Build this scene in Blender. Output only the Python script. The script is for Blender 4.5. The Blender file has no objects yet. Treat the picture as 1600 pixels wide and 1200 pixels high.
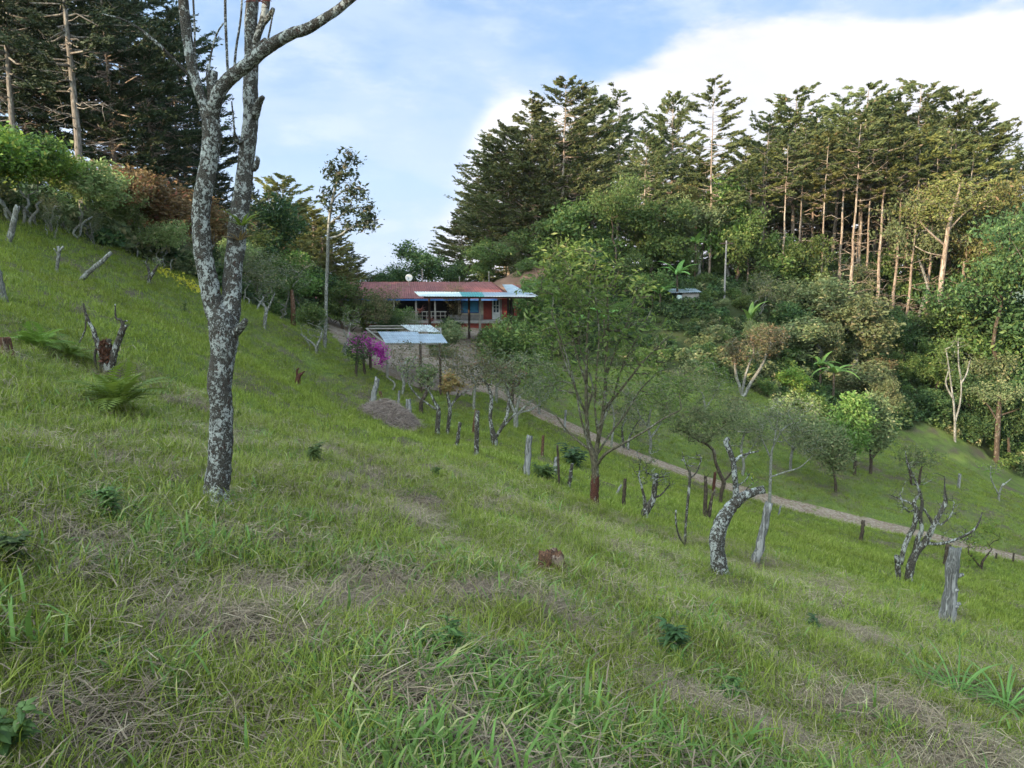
import bpy, math, random
import numpy as np
from mathutils import Vector
R = math.radians
scene = bpy.context.scene
COL = scene.collection

# ------------------------------------------------------------------ camera
F = 1200.0                                # focal length in photo pixels (1600 wide)
PITCH = math.atan(170/1200.0)
cam_d = bpy.data.cameras.new('camera'); cam = bpy.data.objects.new('camera', cam_d); COL.objects.link(cam)
cam_d.sensor_width = 36; cam_d.lens = 36*F/1600.0
cam_d.clip_start = 0.05; cam_d.clip_end = 20000
cam.location = (0, 0, 0); cam.rotation_euler = (R(90)-PITCH, 0, 0)
scene.camera = cam

# ------------------------------------------------------------------ view
scene.view_settings.view_transform = 'Standard'
scene.view_settings.look = 'None'
scene.view_settings.exposure = 1.32
scene.view_settings.gamma = 1
scene.cycles.max_bounces = 6; scene.cycles.diffuse_bounces = 2; scene.cycles.transmission_bounces = 2; scene.cycles.glossy_bounces = 2

# ------------------------------------------------------------------ sun and sky
SUN_EL = R(15.5)
SUN_DIR = Vector((-0.80*math.cos(SUN_EL), -0.60*math.cos(SUN_EL), math.sin(SUN_EL)))   # towards the sun
sl = bpy.data.lights.new('sun', 'SUN'); sl.energy = 4.6; sl.angle = R(0.6); sl.color = (1.0, 0.80, 0.56)
so = bpy.data.objects.new('sun', sl); COL.objects.link(so)
so.rotation_euler = SUN_DIR.to_track_quat('Z', 'Y').to_euler()
so.location = (-60, -45, 60)

world = bpy.data.worlds.new('World'); scene.world = world
world.use_nodes = True
wt = world.node_tree; wt.nodes.clear()
def N(t, kind, **kw):
    n = t.nodes.new(kind)
    for k, v in kw.items(): setattr(n, k, v)
    return n
def M_(t, op, a, b=None, clamp=False):
    n = t.nodes.new('ShaderNodeMath'); n.operation = op; n.use_clamp = clamp
    for i, v in enumerate((a, b)):
        if v is None: continue
        if isinstance(v, (int, float)): n.inputs[i].default_value = v
        else: t.links.new(v, n.inputs[i])
    return n.outputs[0]
def MR(t, v, a, b, c=0.0, d=1.0, interp='SMOOTHSTEP'):
    n = t.nodes.new('ShaderNodeMapRange'); n.interpolation_type = interp
    t.links.new(v, n.inputs[0])
    for i, x in enumerate((a, b, c, d)): n.inputs[i+1].default_value = x
    return n.outputs[0]
def MIX(t, f, a, b, blend='MIX'):
    n = t.nodes.new('ShaderNodeMix'); n.data_type = 'RGBA'; n.blend_type = blend
    if isinstance(f, (int, float)): n.inputs[0].default_value = f
    else: t.links.new(f, n.inputs[0])
    for i, v in ((6, a), (7, b)):
        if isinstance(v, tuple): n.inputs[i].default_value = (*v[:3], 1)
        else: t.links.new(v, n.inputs[i])
    return n.outputs[2]
def NOISE(t, vec, scale, detail=4, rough=0.5, dist=0.0, out=0):
    n = t.nodes.new('ShaderNodeTexNoise'); n.inputs['Scale'].default_value = scale
    n.inputs['Detail'].default_value = detail; n.inputs['Roughness'].default_value = rough
    n.inputs['Distortion'].default_value = dist
    if vec is not None: t.links.new(vec, n.inputs['Vector'])
    return n.outputs[out]
sky = N(wt, 'ShaderNodeTexSky', sky_type='NISHITA', sun_disc=False)
sky.sun_elevation = SUN_EL
sky.sun_rotation = math.atan2(SUN_DIR.x, SUN_DIR.y)
sky.altitude = 1300; sky.air_density = 1.0; sky.dust_density = 0.6; sky.ozone_density = 1.5
tc = N(wt, 'ShaderNodeTexCoord'); sx = N(wt, 'ShaderNodeSeparateXYZ'); wt.links.new(tc.outputs['Generated'], sx.inputs[0])
mp = N(wt, 'ShaderNodeMapping'); mp.inputs['Scale'].default_value = (1, 1, 2.6); wt.links.new(tc.outputs['Generated'], mp.inputs['Vector'])
X, Y, Z = sx.outputs
n1 = NOISE(wt, mp.outputs[0], 3.2, 8, 0.55)
n2 = NOISE(wt, mp.outputs[0], 9.0, 8, 0.6)
n3 = NOISE(wt, mp.outputs[0], 1.7, 5, 0.6, 0.6)
# cumulus bank: top edge height as a function of the bearing
def gauss(c, w, a):
    d = M_(wt, 'SUBTRACT', X, c); d = M_(wt, 'DIVIDE', d, w); d = M_(wt, 'MULTIPLY', d, d); d = M_(wt, 'MULTIPLY', d, -1.0)
    return M_(wt, 'MULTIPLY', M_(wt, 'EXPONENT', d), a)
top = M_(wt, 'ADD', M_(wt, 'ADD', gauss(0.25, 0.30, 0.290), gauss(-0.02, 0.06, 0.09)), gauss(0.56, 0.16, 0.155))
edge = M_(wt, 'ADD', M_(wt, 'SUBTRACT', top, Z), M_(wt, 'MULTIPLY', M_(wt, 'SUBTRACT', n2, 0.5), 0.075))
edge = M_(wt, 'ADD', edge, M_(wt, 'MULTIPLY', M_(wt, 'SUBTRACT', n1, 0.5), 0.10))
soft = MR(wt, X, -0.16, 0.02, 0.16, 0.030)
bank = MR(wt, M_(wt, 'DIVIDE', edge, soft), -0.2, 1.0)
bank = M_(wt, 'MULTIPLY', bank, MR(wt, Y, 0.0, 0.3))
# thin veil over much of the rest, thicker low down and above the camera
veil = MR(wt, M_(wt, 'ADD', n3, M_(wt, 'MULTIPLY', M_(wt, 'SUBTRACT', n2, 0.5), 0.35)), 0.42, 0.66, 0.08, 0.85)
low = MR(wt, Z, 0.0, 0.30, 0.62, 0.0)
veil = M_(wt, 'MAXIMUM', veil, low)
wisp = MR(wt, n2, 0.50, 0.68, 0.0, 0.5)
veilcol = MIX(wt, wisp, (0.50, 0.63, 0.90), (0.72, 0.79, 0.95))
bankcol = MIX(wt, MR(wt, n1, 0.36, 0.66), (0.80, 0.79, 0.86), (0.98, 0.95, 0.96))
skyS = N(wt, 'ShaderNodeVectorMath', operation='SCALE'); skyS.inputs['Scale'].default_value = 0.115
wt.links.new(sky.outputs[0], skyS.inputs[0])
skyC = MIX(wt, 0.55, skyS.outputs[0], (0.25, 0.52, 0.95))
c = MIX(wt, veil, skyC, veilcol)
c = MIX(wt, bank, c, bankcol)
# warm gain added to the sky behind the camera to light the shaded ground
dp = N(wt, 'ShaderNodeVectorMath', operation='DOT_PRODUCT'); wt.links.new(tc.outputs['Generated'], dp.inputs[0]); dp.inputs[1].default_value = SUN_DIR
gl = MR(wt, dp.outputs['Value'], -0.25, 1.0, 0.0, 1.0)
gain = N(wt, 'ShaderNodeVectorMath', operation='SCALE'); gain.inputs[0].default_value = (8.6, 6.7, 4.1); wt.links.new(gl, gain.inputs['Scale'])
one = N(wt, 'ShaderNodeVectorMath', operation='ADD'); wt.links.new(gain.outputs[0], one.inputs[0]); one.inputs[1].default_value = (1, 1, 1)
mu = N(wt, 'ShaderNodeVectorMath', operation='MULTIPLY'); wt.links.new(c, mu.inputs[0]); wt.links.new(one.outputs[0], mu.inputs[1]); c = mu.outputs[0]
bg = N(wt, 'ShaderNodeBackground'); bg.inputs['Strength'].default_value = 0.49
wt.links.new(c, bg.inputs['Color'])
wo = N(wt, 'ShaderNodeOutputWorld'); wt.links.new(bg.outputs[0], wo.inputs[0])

# ------------------------------------------------------------------ geometry helpers
def ray(px, py):
    """direction of a photo pixel with y = 1"""
    a = (px-800)/F; b = -(py-600)/F
    y = math.cos(PITCH) + b*math.sin(PITCH); z = -math.sin(PITCH) + b*math.cos(PITCH)
    return np.array((a/y, 1.0, z/y))
def P(px, py, d): return ray(px, py)*d
def pix(p):
    """photo pixel of a world point"""
    y = p[1]; z = p[2]
    fwd = y*math.cos(PITCH) - z*math.sin(PITCH); up = y*math.sin(PITCH) + z*math.cos(PITCH)
    return 800+F*p[0]/fwd, 600-F*up/fwd
def _hash(ix, iy, seed):
    n = (ix.astype(np.int64)*374761393 + iy.astype(np.int64)*668265263 + seed*974634777) & 0x7fffffff
    n = ((n ^ (n >> 13))*1274126177) & 0x7fffffff
    return ((n ^ (n >> 16)) & 0xffff)/65535.0
def vnoise(x, y, seed=0):
    x = np.asarray(x, float); y = np.asarray(y, float)
    ix = np.floor(x); iy = np.floor(y); fx = x-ix; fy = y-iy
    fx = fx*fx*(3-2*fx); fy = fy*fy*(3-2*fy)
    a = _hash(ix, iy, seed); b = _hash(ix+1, iy, seed); c_ = _hash(ix, iy+1, seed); d = _hash(ix+1, iy+1, seed)
    return (a*(1-fx)+b*fx)*(1-fy)+(c_*(1-fx)+d*fx)*fy
def fbm(x, y, seed=0, o=4):
    s = 0; a = 0.5; x = np.asarray(x, float); y = np.asarray(y, float)
    for i in range(o):
        s = s + a*vnoise(x, y, seed+i*17); x = x*2.03+3.1; y = y*2.03-1.7; a *= 0.5
    return s/(1-0.5**o)
def sstep(a, b, x):
    t = np.clip((x-a)/(b-a), 0, 1); return t*t*(3-2*t)

# ------------------------------------------------------------------ terrain
ctrl = []
for gx in range(-30, 31, 6):
    for gy in range(-24, 25, 6):
        s = 0.85*gx+0.526*gy
        if s < -34 or s > 30: continue
        if gx < -8 and gy > 8: continue
        ctrl.append((gx, gy, -1.6-0.34*s))
for gx, gy in ((-60, -45), (-40, -30), (-75, -20), (-40, -70), (-90, 10), (-50, -10), (-55, -100), (0, -60), (30, -40), (-20, -40)):
    s = 0.85*gx+0.526*gy; ctrl.append((gx, gy, -1.6-0.34*s if s > -85 else 27.3+(-85-s)*0.08))
pc = [(0, 440, 20), (0, 345, 28), (120, 385, 31), (250, 425, 36), (350, 455, 41), (450, 508, 48), (60, 480, 17), (165, 580, 15), (467, 605, 24),
      (510, 545, 44), (585, 630, 36), (610, 680, 28), (772, 696, 32), (928, 790, 22), (1126, 897, 15), (1404, 914, 17.5), (1008, 812, 21),
      (530, 530, 60), (620, 565, 50), (700, 600, 46), (640, 540, 58), (720, 560, 54), (745, 535, 64), (560, 515, 68), (640, 512, 72), (700, 512, 72), (780, 510, 74), (520, 500, 76), (850, 505, 76),
      (820, 632, 48), (860, 650, 47), (1000, 712, 46), (1150, 765, 45), (1300, 803, 43.5), (1450, 837, 42), (1600, 874, 40),
      (1000, 680, 52), (950, 640, 56), (1060, 640, 58), (1160, 617, 64), (1200, 700, 54), (1350, 742, 54), (1500, 762, 58), (1590, 745, 74), (1530, 700, 76), (1440, 655, 76), (1350, 620, 78),
      (1000, 575, 66), (900, 575, 66), (1250, 600, 74), (1133, 462, 84), (1070, 472, 80), (950, 480, 84), (1200, 500, 84), (1320, 520, 88), (1450, 560, 90), (1580, 620, 90),
      (800, 448, 90), (900, 440, 100), (1050, 432, 105), (1200, 440, 108), (1350, 452, 108), (1500, 470, 108), (1600, 490, 110), (760, 470, 84), (700, 480, 90), (600, 485, 90), (500, 480, 90),
      (0, 330, 45), (120, 350, 50), (250, 400, 52), (350, 430, 58), (430, 465, 66), (480, 480, 74)]
for a in pc:
    p = P(*a); ctrl.append(tuple(p))
for gx, gy, z in ((-80, 60, 20), (-60, 90, 4), (-120, 0, 34), (-150, -60, 34), (-160, 120, 5), (-30, 125, -14), (20, 135, -14), (60, 140, -15), (110, 130, -22), (90, 60, -30), (80, 20, -34),
                  (60, 0, -25), (60, -60, -14), (150, 0, -50), (150, -100, -40), (0, -120, 6), (-60, -150, 30), (180, 120, -55), (0, 200, -45), (-100, 200, -40), (120, 200, -50), (45, 40, -19), (60, 75, -19.5)):
    ctrl.append((gx, gy, z))
CT = np.array(ctrl)
def _phi(r): return r*r*np.log(r+1e-6)
_n = len(CT); _D = np.hypot(CT[:, None, 0]-CT[None, :, 0], CT[:, None, 1]-CT[None, :, 1])/20
_A = np.zeros((_n+3, _n+3)); _A[:_n, :_n] = _phi(_D)+np.eye(_n)*0.010
_A[:_n, _n] = 1; _A[:_n, _n+1:] = CT[:, :2]/20; _A[_n:, :_n] = _A[:_n, _n:].T
_W = np.linalg.solve(_A, np.concatenate([CT[:, 2], [0, 0, 0]]))
ROAD = [P(*a) for a in ((700, 590, 50), (745, 606, 49), (800, 626, 48.5), (860, 652, 47), (930, 684, 46.4), (1000, 712, 46), (1075, 742, 45.5), (1150, 766, 45), (1225, 786, 44.3), (1300, 803, 43.5), (1450, 837, 42), (1600, 874, 40), (1800, 925, 38), (2000, 985, 36))]
RD = np.array(ROAD)[:, :2]
YARD = np.array([P(*a)[:2] for a in ((505, 513, 70), (520, 545, 52), (575, 588, 44), (640, 606, 43), (720, 614, 44), (765, 618, 48), (760, 595, 52), (745, 560, 58), (765, 530, 68), (780, 512, 75.5), (600, 506, 75.5))])
def road_dist(x, y):
    best = np.full(np.shape(x), 1e9)
    for i in range(len(RD)-1):
        a = RD[i]; b = RD[i+1]; v = b-a; t = np.clip(((x-a[0])*v[0]+(y-a[1])*v[1])/(v@v), 0, 1)
        best = np.minimum(best, np.hypot(x-a[0]-t*v[0], y-a[1]-t*v[1]))
    return best
def inside(poly, x, y):
    c_ = np.zeros(np.shape(x), bool); n = len(poly)
    for i in range(n):
        x1, y1 = poly[i]; x2, y2 = poly[(i+1) % n]
        cond = ((y1 > y) != (y2 > y)) & (x < (x2-x1)*(y-y1)/(y2-y1+1e-12)+x1)
        c_ ^= cond
    return c_
def Hbase(x, y):
    x = np.atleast_1d(np.asarray(x, float)).ravel(); y = np.atleast_1d(np.asarray(y, float)).ravel()
    out = np.empty(len(x))
    for i in range(0, len(x), 20000):
        xs = x[i:i+20000]; ys = y[i:i+20000]
        xc = np.clip(xs, -190, 200); yc = np.clip(ys, -160, 230)
        d = np.hypot(xc[:, None]-CT[None, :, 0], yc[:, None]-CT[None, :, 1])/20
        out[i:i+20000] = _phi(d)@_W[:_n]+_W[_n]+_W[_n+1]*xc/20+_W[_n+2]*yc/20
    r = np.hypot(x, y)
    t = sstep(150, 420, r)
    far = -70-60*sstep(400, 1500, r)+40*(fbm(x/260, y/260, 9)-0.5)
    return out*(1-t)+far*t
def H(x, y):
    x = np.atleast_1d(np.asarray(x, float)).ravel(); y = np.atleast_1d(np.asarray(y, float)).ravel()
    h = Hbase(x, y)
    rd = road_dist(x, y); calm = sstep(1.5, 3.0, rd)*(1-0.85*inside(YARD, x, y))
    h = h + calm*(0.65*(fbm(x/5.5, y/5.5, 3)-0.5)+0.34*(fbm(x/1.3, y/1.3, 5)-0.5)+0.10*np.sin((0.85*x+0.526*y)*3.6+5*fbm(x/4, y/4, 13))*fbm(x/3, y/3, 15))
    bankw = np.exp(-((rd-2.6)/0.8)**2)
    return h-0.12*(1-calm)+0.1*bankw
def Hs(x, y): return float(H(x, y)[0])
def G(px, py, dmin=1.5, dmax=180):
    """ground point seen at a photo pixel"""
    d = ray(px, py); ts = np.concatenate([np.arange(dmin, 30, 0.1), np.arange(30, dmax, 0.3)])
    z = H(d[0]*ts, ts); below = z >= d[2]*ts
    i = int(np.argmax(below)) if below.any() else len(ts)-1
    t = ts[i]
    if i > 0:
        a = z[i-1]-d[2]*ts[i-1]; b = z[i]-d[2]*ts[i]
        if b != a: t = ts[i-1]+(ts[i]-ts[i-1])*(-a)/(b-a)
    return np.array((d[0]*t, t, Hs(d[0]*t, t)))

def mk_mesh(name, V, quads=None, tris=None, mat=None, smooth=False, attrs=None):
    V = np.asarray(V, np.float32).reshape(-1, 3)
    loops = []; starts = []; totals = []; n = 0
    if tris is not None and len(tris):
        T = np.asarray(tris, np.int32).reshape(-1, 3); loops.append(T.ravel()); starts.append(n+np.arange(len(T))*3); totals.append(np.full(len(T), 3)); n += T.size
    if quads is not None and len(quads):
        Q = np.asarray(quads, np.int32).reshape(-1, 4); loops.append(Q.ravel()); starts.append(n+np.arange(len(Q))*4); totals.append(np.full(len(Q), 4)); n += Q.size
    loops = np.concatenate(loops); starts = np.concatenate(starts); totals = np.concatenate(totals)
    me = bpy.data.meshes.new(name)
    me.vertices.add(len(V)); me.vertices.foreach_set('co', V.ravel())
    me.loops.add(len(loops)); me.loops.foreach_set('vertex_index', loops)
    me.polygons.add(len(starts)); me.polygons.foreach_set('loop_start', starts.astype(np.int32))
    try: me.polygons.foreach_set('loop_total', totals.astype(np.int32))
    except Exception: pass
    me.polygons.foreach_set('use_smooth', np.full(len(starts), smooth))
    if attrs:
        for k, a in attrs.items():
            at = me.attributes.new(k, 'FLOAT', 'POINT'); at.data.foreach_set('value', np.asarray(a, np.float32))
    me.update(calc_edges=True)
    if mat: me.materials.append(mat)
    return me
def link(name, me, parent=None, loc=None):
    o = bpy.data.objects.new(name, me); COL.objects.link(o)
    if parent: o.parent = parent
    if loc is not None: o.location = loc
    return o
def tag(o, label=None, cat=None, group=None, kind=None):
    if label: o['label'] = label
    if cat: o['category'] = cat
    if group: o['group'] = group
    if kind: o['kind'] = kind
    return o
def thing(name, label, cat, loc, rz=0, group=None):
    o = link(name, None, None, loc); o.rotation_euler = (0, 0, rz); o.empty_display_size = 0.3
    return tag(o, label, cat, group)

class MB:
    """collects verts and faces of one mesh"""
    def __init__(s): s.V = []; s.Q = []; s.T = []; s.n = 0
    def add(s, V, Q=None, T=None):
        V = np.asarray(V, float).reshape(-1, 3)
        if Q is not None and len(Q): s.Q.append(np.asarray(Q, int)+s.n)
        if T is not None and len(T): s.T.append(np.asarray(T, int)+s.n)
        s.V.append(V); s.n += len(V)
    def box(s, c0, c1, M=None):
        (x0, y0, z0), (x1, y1, z1) = c0, c1
        V = np.array([(x0, y0, z0), (x1, y0, z0), (x1, y1, z0), (x0, y1, z0), (x0, y0, z1), (x1, y0, z1), (x1, y1, z1), (x0, y1, z1)], float)
        s.add(V, [(0, 3, 2, 1), (4, 5, 6, 7), (0, 1, 5, 4), (1, 2, 6, 5), (2, 3, 7, 6), (3, 0, 4, 7)])
    def tube(s, pts, rad, n=6, cap=True, bump=0.0, rng=None):
        pts = np.asarray(pts, float); rad = np.asarray(rad, float); m = len(pts)
        if m < 2: return
        tan = np.gradient(pts, axis=0); tan /= np.linalg.norm(tan, axis=1)[:, None]+1e-9
        ref = np.array((0, 0, 1.0)) if abs(tan[0][2]) < 0.9 else np.array((1.0, 0, 0))
        u = np.cross(tan[0], ref); u /= np.linalg.norm(u)
        rings = []
        ang = np.arange(n)/n*2*math.pi
        for i in range(m):
            u = u-tan[i]*(u@tan[i]); u /= np.linalg.norm(u)+1e-9; v = np.cross(tan[i], u)
            r = rad[i]*np.ones(n)
            if bump: r = r*(1+bump*(rng.random(n)-0.5))
            rings.append(pts[i]+np.outer(np.cos(ang)*r, u)+np.outer(np.sin(ang)*r, v))
        V = np.concatenate(rings); i0 = np.arange(m-1)[:, None]*n; j = np.arange(n)[None, :]; j2 = (j+1) % n
        Q = np.stack([i0+j, i0+j2, i0+n+j2, i0+n+j], -1).reshape(-1, 4)
        T = None
        if cap:
            V = np.concatenate([V, [pts[-1]+tan[-1]*rad[-1]*0.3], [pts[0]]]); k = m*n
            T = [((m-1)*n+a, (m-1)*n+(a+1) % n, k) for a in range(n)]+[((a+1) % n, a, k+1) for a in range(n)]
        s.add(V, Q, T)
    def mesh(s, name, mat, smooth=False, attrs=None):
        return mk_mesh(name, np.concatenate(s.V), np.concatenate(s.Q) if s.Q else None, np.concatenate(s.T) if s.T else None, mat, smooth, attrs)
    def build(s, name, mat, parent=None, smooth=False, loc=None):
        return link(name, s.mesh(name, mat, smooth), parent, loc)

def cr(pts, k=4):
    """smooth curve through points (last columns are carried along)"""
    p = np.asarray(pts, float)
    if len(p) < 3:
        t = np.linspace(0, 1, k+1)[:, None]; return p[0]*(1-t)+p[-1]*t
    q = np.vstack([2*p[0]-p[1], p, 2*p[-1]-p[-2]]); out = []
    for i in range(1, len(q)-2):
        for t in np.arange(k)/k:
            a, b, c_, d = q[i-1:i+3]
            out.append(0.5*((2*b)+(-a+c_)*t+(2*a-5*b+4*c_-d)*t*t+(-a+3*b-3*c_+d)*t**3))
    out.append(p[-1]); return np.array(out)

# ------------------------------------------------------------------ materials
MATS = {}
def newmat(name):
    m = bpy.data.materials.new(name); m.use_nodes = True; t = m.node_tree; t.nodes.clear(); MATS[name] = m
    return m, t
def out(t, sh): o = N(t, 'ShaderNodeOutputMaterial'); t.links.new(sh, o.inputs[0]); return o
def prin(t, col, rough=0.8, bump=None, bstr=0.3, bdist=0.02, metal=0.0, spec=0.3):
    p = N(t, 'ShaderNodeBsdfPrincipled'); p.inputs['Metallic'].default_value = metal; p.inputs['Specular IOR Level'].default_value = spec
    if isinstance(col, tuple): p.inputs['Base Color'].default_value = (*col, 1)
    else: t.links.new(col, p.inputs['Base Color'])
    if isinstance(rough, float): p.inputs['Roughness'].default_value = rough
    else: t.links.new(rough, p.inputs['Roughness'])
    if bump is not None:
        b = N(t, 'ShaderNodeBump'); b.inputs['Strength'].default_value = bstr; b.inputs['Distance'].default_value = bdist
        t.links.new(bump, b.inputs['Height']); t.links.new(b.outputs[0], p.inputs['Normal'])
    return p
def leafmat(name, c1, c2, c3=None, trans=0.35, instancer=False, rough=0.55, vary=0.25):
    """c1..c2 over the tint attribute, c3 = rarer dead or young leaves"""
    m, t = newmat(name)
    a = N(t, 'ShaderNodeAttribute', attribute_name='tint')
    col = MIX(t, a.outputs['Fac'], c1, c2)
    if c3: col = MIX(t, MR(t, a.outputs['Fac'], 0.86, 0.93), col, c3)
    if instancer:
        b = N(t, 'ShaderNodeAttribute', attribute_name='shade', attribute_type='INSTANCER'); f = b.outputs['Fac']
    else:
        b = N(t, 'ShaderNodeObjectInfo'); f = b.outputs['Random']
    hsv = N(t, 'ShaderNodeHueSaturation')
    t.links.new(MR(t, f, 0, 1, 0.5-vary*0.06, 0.5+vary*0.06, 'LINEAR'), hsv.inputs['Hue'])
    t.links.new(MR(t, f, 0, 1, 1-vary, 1+vary, 'LINEAR'), hsv.inputs['Value'])
    t.links.new(col, hsv.inputs['Color']); col = hsv.outputs[0]
    p = prin(t, col, rough, spec=0.25)
    tr = N(t, 'ShaderNodeBsdfTranslucent'); t.links.new(MIX(t, 0.5, col, (0.22, 0.30, 0.03), 'MIX') if trans > 0.3 else col, tr.inputs['Color'])
    mx = N(t, 'ShaderNodeMixShader'); mx.inputs[0].default_value = trans
    t.links.new(p.outputs[0], mx.inputs[1]); t.links.new(tr.outputs[0], mx.inputs[2]); out(t, mx.outputs[0])
    return m
def barkmat(name, dark, mid, pale, amt=0.5, scale=9.0, red=None, bstr=0.6, stretch=0.45):
    m, t = newmat(name)
    g = N(t, 'ShaderNodeTexCoord'); mp = N(t, 'ShaderNodeMapping'); mp.inputs['Scale'].default_value = (1, 1, stretch)
    t.links.new(g.outputs['Object'], mp.inputs[0]); v = mp.outputs[0]
    a = NOISE(t, v, scale*1.1, 6, 0.62, 0.8); b = NOISE(t, v, scale*4, 5, 0.6); c_ = NOISE(t, v, scale*0.3, 2, 0.5)
    col = MIX(t, MR(t, b, 0.35, 0.65), dark, mid)
    f = M_(t, 'ADD', a, M_(t, 'MULTIPLY', M_(t, 'SUBTRACT', b, 0.5), 0.35))
    f = M_(t, 'ADD', f, M_(t, 'MULTIPLY', M_(t, 'SUBTRACT', c_, 0.5), 0.6))
    th = 0.72-0.42*amt
    lich = MR(t, f, th-0.03, th+0.07)
    pv = MIX(t, MR(t, b, 0.3, 0.7), tuple(x*0.72 for x in pale), pale)
    col = MIX(t, lich, col, pv)
    if red:
        r = NOISE(t, v, scale*0.9, 4, 0.6, 0.3); col = MIX(t, MR(t, r, 0.60, 0.66, 0, 0.85), col, red)
    p = prin(t, col, 0.92, M_(t, 'ADD', M_(t, 'MULTIPLY', b, 0.7), M_(t, 'MULTIPLY', lich, 0.25)), bstr, 0.03, spec=0.15)
    out(t, p.outputs[0]); return m
def plainmat(name, c1, c2, scale=6.0, rough=0.8, metal=0.0, bstr=0.15, wave=None, spec=0.3):
    m, t = newmat(name); g = N(t, 'ShaderNodeTexCoord'); v = g.outputs['Object']
    a = NOISE(t, v, scale, 5, 0.6); col = MIX(t, MR(t, a, 0.3, 0.7), c1, c2); h = NOISE(t, v, scale*6, 3)
    p = prin(t, col, rough, h, bstr, 0.01, metal, spec); out(t, p.outputs[0]); return m

L_cyp = leafmat('cypress_leaf', (0.045, 0.066, 0.022), (0.135, 0.15, 0.05), (0.21, 0.145, 0.085), 0.12)
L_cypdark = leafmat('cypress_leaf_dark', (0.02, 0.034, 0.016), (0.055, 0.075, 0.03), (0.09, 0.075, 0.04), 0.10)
L_cyplit = leafmat('cypress_leaf_lit', (0.09, 0.105, 0.03), (0.22, 0.215, 0.06), (0.25, 0.17, 0.08), 0.2)  # warm sunlight on the crowns is put into this leaf colour
L_green = leafmat('leaf_green', (0.055, 0.095, 0.024), (0.13, 0.19, 0.048), (0.2, 0.22, 0.07), 0.3)
L_deep = leafmat('leaf_deep', (0.03, 0.058, 0.02), (0.07, 0.118, 0.036), (0.12, 0.16, 0.05), 0.2)
L_lime = leafmat('leaf_lime', (0.1, 0.18, 0.03), (0.24, 0.31, 0.06), (0.34, 0.3, 0.06), 0.35)
L_olive = leafmat('leaf_olive', (0.085, 0.115, 0.045), (0.2, 0.225, 0.095), (0.27, 0.24, 0.12), 0.25)
L_rust = leafmat('leaf_rust', (0.17, 0.135, 0.05), (0.3, 0.19, 0.08), (0.34, 0.15, 0.07), 0.25)
L_sage = leafmat('leaf_sage', (0.15, 0.21, 0.07), (0.3, 0.36, 0.13), (0.38, 0.34, 0.16), 0.3)
L_light = leafmat('leaf_light', (0.085, 0.15, 0.035), (0.19, 0.28, 0.07), (0.26, 0.30, 0.10), 0.35)
L_brown = leafmat('leaf_brownish', (0.085, 0.085, 0.035), (0.17, 0.145, 0.07), (0.20, 0.12, 0.07), 0.25)
L_red = leafmat('leaf_red', (0.14, 0.03, 0.03), (0.24, 0.06, 0.05), (0.10, 0.07, 0.03), 0.25)
L_mag = leafmat('petal_magenta', (0.28, 0.015, 0.20), (0.50, 0.05, 0.38), None, 0.3)
L_banana = leafmat('leaf_banana', (0.1, 0.19, 0.04), (0.2, 0.34, 0.09), None, 0.35)
L_straw = leafmat('dry_straw', (0.2, 0.145, 0.12), (0.52, 0.42, 0.36), (0.6, 0.5, 0.42), 0.1)
L_yellow = leafmat('petal_yellow', (0.55, 0.50, 0.04), (0.7, 0.65, 0.08), None, 0.3)
G_fine = leafmat('grass_fine', (0.098, 0.135, 0.016), (0.37, 0.415, 0.062), (0.46, 0.39, 0.18), 0.35, True, vary=0.22)
G_broad = leafmat('grass_broad', (0.085, 0.16, 0.03), (0.22, 0.34, 0.075), (0.38, 0.36, 0.15), 0.3, True, vary=0.2)
G_dry = leafmat('grass_dry', (0.1, 0.068, 0.042), (0.44, 0.335, 0.21), (0.54, 0.44, 0.29), 0.1, True, vary=0.25)
B_lichen = barkmat('bark_lichen', (0.030, 0.025, 0.021), (0.13, 0.115, 0.095), (0.52, 0.52, 0.48), 0.47, 32, red=(0.065, 0.028, 0.018), bstr=0.9, stretch=0.8)
B_lichenS = barkmat('bark_lichen_small', (0.03, 0.024, 0.02), (0.10, 0.085, 0.065), (0.38, 0.37, 0.33), 0.42, 14)
B_grey = barkmat('bark_grey', (0.09, 0.085, 0.07), (0.20, 0.19, 0.165), (0.32, 0.31, 0.28), 0.45, 6)
B_twig = barkmat('bark_twig', (0.13, 0.12, 0.095), (0.25, 0.24, 0.20), (0.38, 0.37, 0.33), 0.4, 4)
B_brown = barkmat('bark_brown', (0.035, 0.026, 0.020), (0.09, 0.065, 0.045), (0.17, 0.14, 0.11), 0.35, 5)
B_pine = barkmat('bark_pine', (0.13, 0.095, 0.07), (0.30, 0.225, 0.17), (0.42, 0.35, 0.28), 0.45, 3, stretch=0.2)
B_moss = barkmat('bark_mossy', (0.05, 0.042, 0.028), (0.13, 0.11, 0.07), (0.22, 0.21, 0.16), 0.35, 8)
B_bigstem = barkmat('bark_big_stem', (0.10, 0.085, 0.07), (0.22, 0.19, 0.16), (0.34, 0.31, 0.27), 0.4, 4, stretch=0.2)
B_red = barkmat('bark_red', (0.05, 0.020, 0.014), (0.11, 0.045, 0.030), (0.25, 0.20, 0.17), 0.22, 14)
B_post = barkmat('post_wood', (0.085, 0.08, 0.075), (0.19, 0.18, 0.165), (0.36, 0.34, 0.32), 0.45, 14, stretch=0.12)
B_stump = barkmat('stump_wood', (0.05, 0.028, 0.02), (0.16, 0.08, 0.045), (0.28, 0.20, 0.15), 0.3, 12)

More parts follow.
